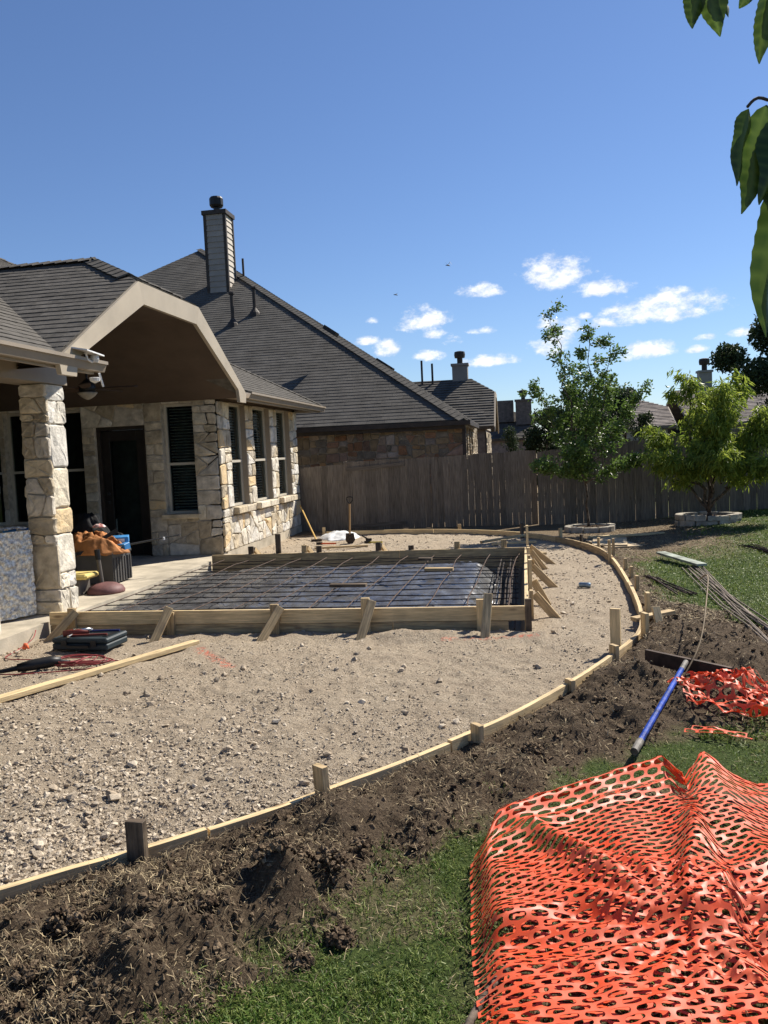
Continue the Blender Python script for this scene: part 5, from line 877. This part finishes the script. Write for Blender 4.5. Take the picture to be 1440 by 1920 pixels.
m_ply = wood('plywood', (.55, .43, .27), .25, .15, dirt=.4)
for i, (c, sx_, sy_, a, z, lb) in enumerate((((1.55, 14.7), .62, 1.15, 12, .03, 'bottom plywood sheet of the stack by the curved edging'), ((1.50, 14.75), .58, 1.1, -6, .055, 'top plywood sheet of the stack by the curved edging'))):
    Mx = Matrix.Translation((c[0], c[1], z)) @ Matrix.Rotation(math.radians(a), 4, 'Z'); b = MB().box((-sx_/2, -sy_/2, 0), (sx_/2, sy_/2, .018), Mx); b.uv = [[(p[0]*.5, p[1]*.5) for p in ((0, 0), (1, 0), (1, 1), (0, 1))]]*6; tag(b.build('plywood_sheet', m_ply, None, base=(c[0], c[1], z)), lb, 'plywood')
tag(MB().bar((2.02, 12.7, .12), (2.36, 11.5, .10), .14, .03).build('painted_board', mat('pale_green_paint', (.36, .40, .33), .7, nscale=5, namt=.4), None, base=(2.2, 12, .1)), 'short pale green painted board lying on the lawn', 'board')
m_rod = mat('dusty_rod', (.24, .19, .145), .8, nscale=20, namt=.4)
def bundle(name, label, a, b, n, sp, r=.008, m=None, zz=.02):
    th = thing(name, label, 'rebar', (a[0], a[1], .02))
    for k in range(n):
        o1 = RG.normal(0, sp, 2); o2 = RG.normal(0, sp*1.5, 2); A_v = Vector((a[0]+o1[0], a[1]+o1[1], 0)); B_v = Vector((b[0]+o2[0], b[1]+o2[1], 0)); pts = []
        for j in range(6): p = A_v.lerp(B_v, j/5); pts.append((p.x, p.y, gzs(p.x, p.y)+zz+.006*(k % 3)))
        MB().tube(pts, r, 5).build('bar', m or m_rust, th)
bundle('rebar_bundle', 'long bundle of rusty rebar lying across the lawn at the right edge', (2.28, 11.6), (2.02, 5.2), 12, .085, r=.008, m=m_rod); bundle('rebar_bundle', 'short bundle of rusty rods on the lawn near the edging', (1.62, 11.0), (1.86, 9.7), 7, .05); bundle('rebar_bundle', 'second bundle of rods entering from the right edge', (3.4, 13.3), (3.6, 11.0), 8, .08)
br = MB().tube(spline([(1.05, 5.9, .1), (1.25, 6.2, .32), (1.45, 6.9, .55), (1.58, 7.5, .60), (1.66, 8.2, .45)]), .006, 6).build('bent_rod', mat('yellowish_rod', (.22, .16, .09), .7), None, base=(1.05, 5.9, .1), smooth=True); tag(br, 'thin bent rod arching up out of the soil heap', 'rod')
pls = MB().tube([(.57, 4.60, .09), (1.12, 6.05, .20)], .024, 16).build; m_bp = mat('blue_painted_tube', (.02, .07, .42), .35, nscale=9, namt=.5, bump=.15); m_gp = mat('worn_tube_end', (.22, .20, .17), .6, nscale=12, namt=.5)
bt = thing('blue_pole', 'blue painted pole with worn grey ends lying on the dug up soil', 'pole', (.57, 4.6, .09)); q = lambda t: (.57+.55*t, 4.60+1.45*t, .09+.12*t); MB().tube([q(.09), q(.9)], .018, 16).build('shaft', m_bp, bt, smooth=False)
MB().tube([q(0), q(.094)], .022, 16).build('end_sleeve', m_gp, bt); MB().tube([q(.894), q(1)], .019, 16).build('end_sleeve', m_gp, bt)
tag(MB().bar((.90, 6.42, .16), (1.40, 5.93, .15), .03, .105).build('rusty_plate', mat('brown_plate', (.085, .055, .038), .75, nscale=9, namt=.4), None, base=(1.1, 6.2, .1)), 'long dark brown board on edge behind the top of the blue pole', 'board')
tag(MB().tube(spline([(-.27, 2.1, .03), (-.22, 2.35, .05), (-.16, 2.55, .05), (-.10, 2.68, .05)]), .013, 7, scale=None).build('fallen_branch', m_bark, None, base=(-.2, 2.4, .04), smooth=True), 'bare stick on the grass beside the orange netting', 'stick')
# birds
for i, (x, y, z, s_, lb) in enumerate(((-3.05, 40, 10.46, .22, 'dark bird with wings raised in a V, higher in the sky'), (-6.31, 45, 10.21, .2, 'small dark bird gliding lower and further left'))):
    th = thing('bird', lb, 'bird', (x, y, z)); MB().tube([(x-.10, y-.12, z), (x, y, z+.02), (x+.09, y+.10, z)], .035, 6, scale=[.3, 1, .4]).build('body', m_black, th, smooth=True)
    for sg in (-1, 1): MB().add([(x, y-.05, z+.02), (x, y+.07, z+.02), (x+sg*s_*.5, y+.03, z+(.17 if not i else .10)), (x+sg*s_*1.0, y-.06, z-(.02 if not i else -.12)), (x+sg*s_*.45, y-.06, z+(.15 if not i else .08))], [(0, 1, 2, 4), (4, 2, 3)]).build('wing', m_black, th)
# ================= orange netting =================
m_net = bpy.data.materials.new('orange_plastic_mesh'); m_net.use_nodes = True; nt, ln = m_net.node_tree.nodes, m_net.node_tree.links; b = nt['Principled BSDF']; b.inputs['Roughness'].default_value = .46; b.inputs['Specular IOR Level'].default_value = .35
tcn = N(nt, 'ShaderNodeTexCoord'); nn_ = N(nt, 'ShaderNodeTexNoise'); nn_.inputs['Scale'].default_value = 7; nn_.inputs['Detail'].default_value = 6; ln.new(tcn.outputs['Object'], nn_.inputs['Vector']); rmp = N(nt, 'ShaderNodeValToRGB'); ln.new(nn_.outputs[0], rmp.inputs[0]); e = rmp.color_ramp.elements; e[0].position = .35; e[0].color = (.82, .10, .025, 1); e[1].position = .72; e[1].color = (.76, .19, .10, 1)
ln.new(rmp.outputs[0], b.inputs['Base Color']); tr2 = N(nt, 'ShaderNodeBsdfTranslucent'); ln.new(rmp.outputs[0], tr2.inputs[0]); ms2 = N(nt, 'ShaderNodeMixShader'); ms2.inputs[0].default_value = .25; ln.new(b.outputs[0], ms2.inputs[1]); ln.new(tr2.outputs[0], ms2.inputs[2]); ln.new(ms2.outputs[0], nt['Material Output'].inputs[0])
def netmesh(name, fn, SL, TL, a=.086, b_=.045, hw=.40, hh=.41, th=.0012, m=None, parent=None, base=(0, 0, 0)):
    """sheet with staggered oval holes, mapped by fn(s, t) (metres along the sheet) to the ground"""
    V, F = [], []; key = {}
    def vid(s, t):
        k = (round(s*1e4), round(t*1e4))
        if k not in key: key[k] = len(V); V.append((s, t))
        return key[k]
    ring_ = [(1, 0), (1, 1), (.5, 1), (0, 1), (-.5, 1), (-1, 1), (-1, 0), (-1, -1), (-.5, -1), (0, -1), (.5, -1), (1, -1)]
    for r in range(int(TL/b_)):
        for c in range(-1, int(SL/a)+1):
            cs_, ct_ = (c+.5+(.5 if r % 2 else 0))*a, (r+.5)*b_
            if cs_-a/2 < -1e-6 or cs_+a/2 > SL+1e-6: continue
            o = [vid(cs_+x*a/2, ct_+y*b_/2) for x, y in ring_]; w = []
            for x, y in ring_: ang = math.atan2(y*.62, x*1.15); cx_, cy_ = math.cos(ang), math.sin(ang); w.append(vid(cs_+a*hw*math.copysign(abs(cx_)**.75, cx_)+1e-3*0, ct_+b_*hh*math.copysign(abs(cy_)**.8, cy_)))
            for i in range(12): F.append((o[i], o[(i+1) % 12], w[(i+1) % 12], w[i]))
    V = np.array(V); x, y, z = fn(V[:, 0], V[:, 1]); o = npmesh(name, np.stack([x, y, z], 1), np.array(F), m or m_net, smooth=True, parent=parent, base=base); md = o.modifiers.new('thick', 'SOLIDIFY'); md.thickness = th; md.offset = 0; md.use_rim = False; return o
YT_X = [-.30, -.20, -.14, .25, .68, .73, .80, .90, .98, 1.08, 1.3, 2.4]; YT_Y = [3.42, 3.53, 3.65, 4.04, 4.42, 4.18, 4.30, 4.47, 4.30, 4.14, 4.25, 4.62]
LX_T = [0, .30, .5, .7, .9, .97, 1]; LX_X = [-.12, -.165, -.20, -.235, -.26, -.22, -.15]
def seg(x, y, a, b_):
    dx, dy = b_[0]-a[0], b_[1]-a[1]; L2 = dx*dx+dy*dy; t = np.clip(((x-a[0])*dx+(y-a[1])*dy)/L2, 0, 1); sd_ = ((x-a[0])*dy-(y-a[1])*dx)/math.sqrt(L2); return np.hypot(x-a[0]-t*dx, y-a[1]-t*dy), t, sd_
def net_xy(s, t, SL, TL):
    u = s/SL; v = t/TL; lx = np.interp(v, LX_T, LX_X); x = lx+(2.05-lx)*u+.03*(fbm(u*4, v*5, 2, 3)-.5); yt = np.interp(x, YT_X, YT_Y); y = 1.75+(yt-1.75)*v+.05*(fbm(u*5, v*3, 2, 13)-.5)*np.sin(np.pi*v); return x, y, lx, yt
def net_z(x, y, lx, yt):
    q = yt-y; z = .035+.03*fbm(x*2.5, y*2.5, 2, 7); z = z+(x < .74)*.062*np.exp(-((q-.09)/.075)**2)+.03*np.exp(-((q-.30)/.05)**2)*(x < .7)
    d, t, sd_ = seg(x, y, (.90, 4.50), (.55, 2.95)); w = np.where(sd_ > 0, .05, .12); z = z+(.060-.015*t)*np.exp(-(d/w)**2)
    d, t, sd_ = seg(x, y, (1.28, 4.0), (.95, 3.05)); w = np.where(sd_ > 0, .05, .16); z = z+.075*np.sin(np.pi*np.clip(t+.15, 0, 1))*np.exp(-(d/w)**2)
    d, t, sd_ = seg(x, y, (-.05, 3.55), (.45, 2.95)); z = z+.05*np.exp(-(d/.05)**2)*np.sin(np.pi*np.clip(t+.1, 0, 1))
    th = np.arctan2(y-2.88, x-.52); r = np.hypot(x-.52, y-2.88); z = z+.024*np.cos(13*th+3*r)*ss(0.05, .3, r)*np.exp(-r/.7)*(y > 2.6)+.005*np.cos(23*th)*ss(.1, .3, r)*np.exp(-r/.6)
    fl = 2.78+.14*np.sin((x+.1)*2.2)+.05*np.sin(x*9); z = z+.055*ss(-.05, .07, y-fl)*ss(1.6, .2, y-fl)
    k = 1-np.abs(2*fbm(x*5+y*3, y*4-x, 3, 71)-1); z = z+.020*(k-.6)+.008*(fbm(x*12, y*12, 2, 75)-.5); e = ss(0, .09, x-lx); return (z*(.25+.75*e)+.02)*ss(-.02, .03, q)+.025
def fmain(s, t): x, y, lx, yt = net_xy(s, t, 2.55, 2.85); return x, y, np.maximum(net_z(x, y, lx, yt)+.01, gz(x, y)+.006)
nets = thing('safety_netting', 'big sheet of bright orange plastic safety netting crumpled on the ground, nearest the camera', 'netting', (.6, 3.2, .05)); nb0 = (.6, 3.2, .05); BASE[nets.name] = Vector(nb0)
netmesh('mesh_sheet', fmain, 2.55, 2.85, parent=nets, base=nb0)
def funder(s, t):
    u, v = s/2.0, t/2.0; x = -.19+1.75*u+.10*v+.05*(fbm(u*6, v*6, 2, 5)-.5); y = 1.9+1.65*v-.15*u+.05*(fbm(u*6, v*6, 2, 15)-.5); return x, y, np.maximum(.018+.05*fbm(x*7, y*7, 2, 33)+.012*ss(0, .1, u), gz(x, y)+.004)
netmesh('mesh_underlayer', funder, 2.0, 2.0, parent=nets, base=nb0)
def patch(name, label, c, sx_, sy_, ang, h, seed, th_=None):
    ca, sa = math.cos(ang), math.sin(ang); c0_ = (c[0], c[1], .05); nn = thing(name, label, 'netting', c0_)
    def f(s, t):
        u, v = s-sx_/2, t-sy_/2; u = u*(1-.25*fbm(v*6, u*3, 2, seed)); x = c[0]+u*ca-v*sa; y = c[1]+u*sa+v*ca; k = 1-np.abs(2*fbm(u*4+seed, v*7, 3, seed)-1); return x, y, gz(x, y)+.015+h*k**2*np.cos(np.clip(u/sx_*2.6, -1.5, 1.5))
    netmesh('mesh_sheet', f, sx_, sy_, parent=nn, base=c0_)
patch('safety_netting', 'smaller heap of orange netting bunched beyond the blue pole at the right edge', (1.55, 5.50), 1.25, .62, -.15, .15, 81)
patch('safety_netting', 'narrow strip of orange netting half buried in the soil between the two larger sheets', (1.12, 5.02), .45, .12, -.35, .05, 83); patch('safety_netting', 'small torn scrap of orange netting at the right edge above the big sheet', (1.42, 4.72), .34, .12, .4, .04, 85); patch('safety_netting', 'tiny orange netting scrap next to the top end of the blue pole', (1.02, 5.72), .22, .12, .2, .04, 87)
# ================= overhanging leaves =================
m_leaf = mat('overhanging_leaf', (.035, .075, .012), .35, nscale=9, namt=.35, spec=.5, trans=.42, attr='var', attrcol=(.11, .17, .03))
lb_ = thing('leafy_branch', 'drooping branch with long serrated green leaves hanging close at the upper right', 'branch', (.5, .95, 2.3))
def leaf(p0, p1, W, tw=0, fold=.35, curl=.15, side=None, seed=0):
    p0, p1 = Vector(p0), Vector(p1); ax = p1-p0; L = ax.length; ax.normalize(); vw = Vector((math.cos(tw), math.sin(tw), 0)); sd_ = (vw-ax*vw.dot(ax)).normalized(); nn = sd_.cross(ax); n = 26; vs = []; fs = []; va = []
    for i in range(n+1):
        t = i/n; w = W*.43*(t**.55)*((1-t)**1.05)/.385+.0005; sw = 1+(.05 if i % 2 else -.02); c = p0+ax*L*t+nn*curl*L*math.sin(math.pi*t)*.5+sd_*.03*L*math.sin(5*t+seed)
        for k in (-1, -.5, 0, .5, 1): vs.append(c+sd_*w*k*(sw if abs(k) == 1 else 1)+nn*abs(k)*w*fold*(1+.4*math.sin(9*t+seed+k))); va.append(.95 if k == 0 else (.55 if i % 3 == 0 else .12)+.2*random.random())
    for i in range(n):
        for k in range(4): a = i*5+k; fs.append((a, a+1, a+6, a+5))
    b = base_of(lb_); return npmesh('leaf', np.array([tuple(v) for v in vs]), np.array(fs), m_leaf, parent=lb_, base=tuple(b), smooth=True, attrs=dict(var=va))
LV = [((.187, .876, 2.260), (.180, .870, 2.193), .032, .2), ((.199, .879, 2.275), (.203, .873, 2.184), .042, -.3), ((.214, .884, 2.250), (.212, .876, 2.203), .020, .5), ((.236, .884, 2.235), (.224, .880, 2.211), .018, .3), ((.254, .888, 2.262), (.243, .878, 2.157), .034, -.5),
      ((.229, .876, 2.116), (.2135, .862, 2.040), .022, .5), ((.250, .880, 2.118), (.217, .862, 2.013), .036, -.1), ((.262, .884, 2.105), (.238, .868, 2.020), .044, .6), ((.280, .882, 2.095), (.240, .857, 1.893), .046, .15), ((.268, .890, 2.12), (.256, .87, 1.98), .05, -.4), ((.285, .9, 2.26), (.27, .88, 2.16), .04, .2)]
for i, (a, b, w, tw) in enumerate(LV): leaf(a, b, w, tw, fold=.3+.25*(i % 3), curl=.12*((-1)**i), seed=i*1.7)
TW = spline([(.75, 1.05, 2.30), (.5, .98, 2.33), (.36, .93, 2.33), (.285, .9, 2.30), (.23, .885, 2.285), (.19, .877, 2.28)]); mb = MB().tube(TW, .004, 6, scale=[1.6-1.2*k/(len(TW)-1) for k in range(len(TW))]); mb.build('twig', m_bark, lb_, smooth=True)
MB().tube(spline([(1.95, .62, 0), (1.93, .66, .9), (1.9, .72, 1.7), (1.85, .8, 2.6), (1.8, .8, 3.2)]), .055, 9).tube(spline([(1.9, .74, 1.9), (1.5, .95, 2.3), (1.1, 1.08, 2.36), (.75, 1.05, 2.30)]), .018, 7, scale=[1-.045*k for k in range(13)]).build('trunk', m_bark, lb_, smooth=True)
T2 = spline([(.5, .98, 2.33), (.40, .94, 2.22), (.31, .905, 2.15), (.262, .888, 2.125), (.240, .88, 2.126), (.229, .876, 2.117)]); MB().tube(T2, .0016, 5).build('twig', m_bark, lb_, smooth=True); MB().tube(spline([(.31, .905, 2.15), (.275, .89, 2.125), (.26, .883, 2.118), (.25, .88, 2.118)]), .0013, 5).build('twig', m_bark, lb_, smooth=True)
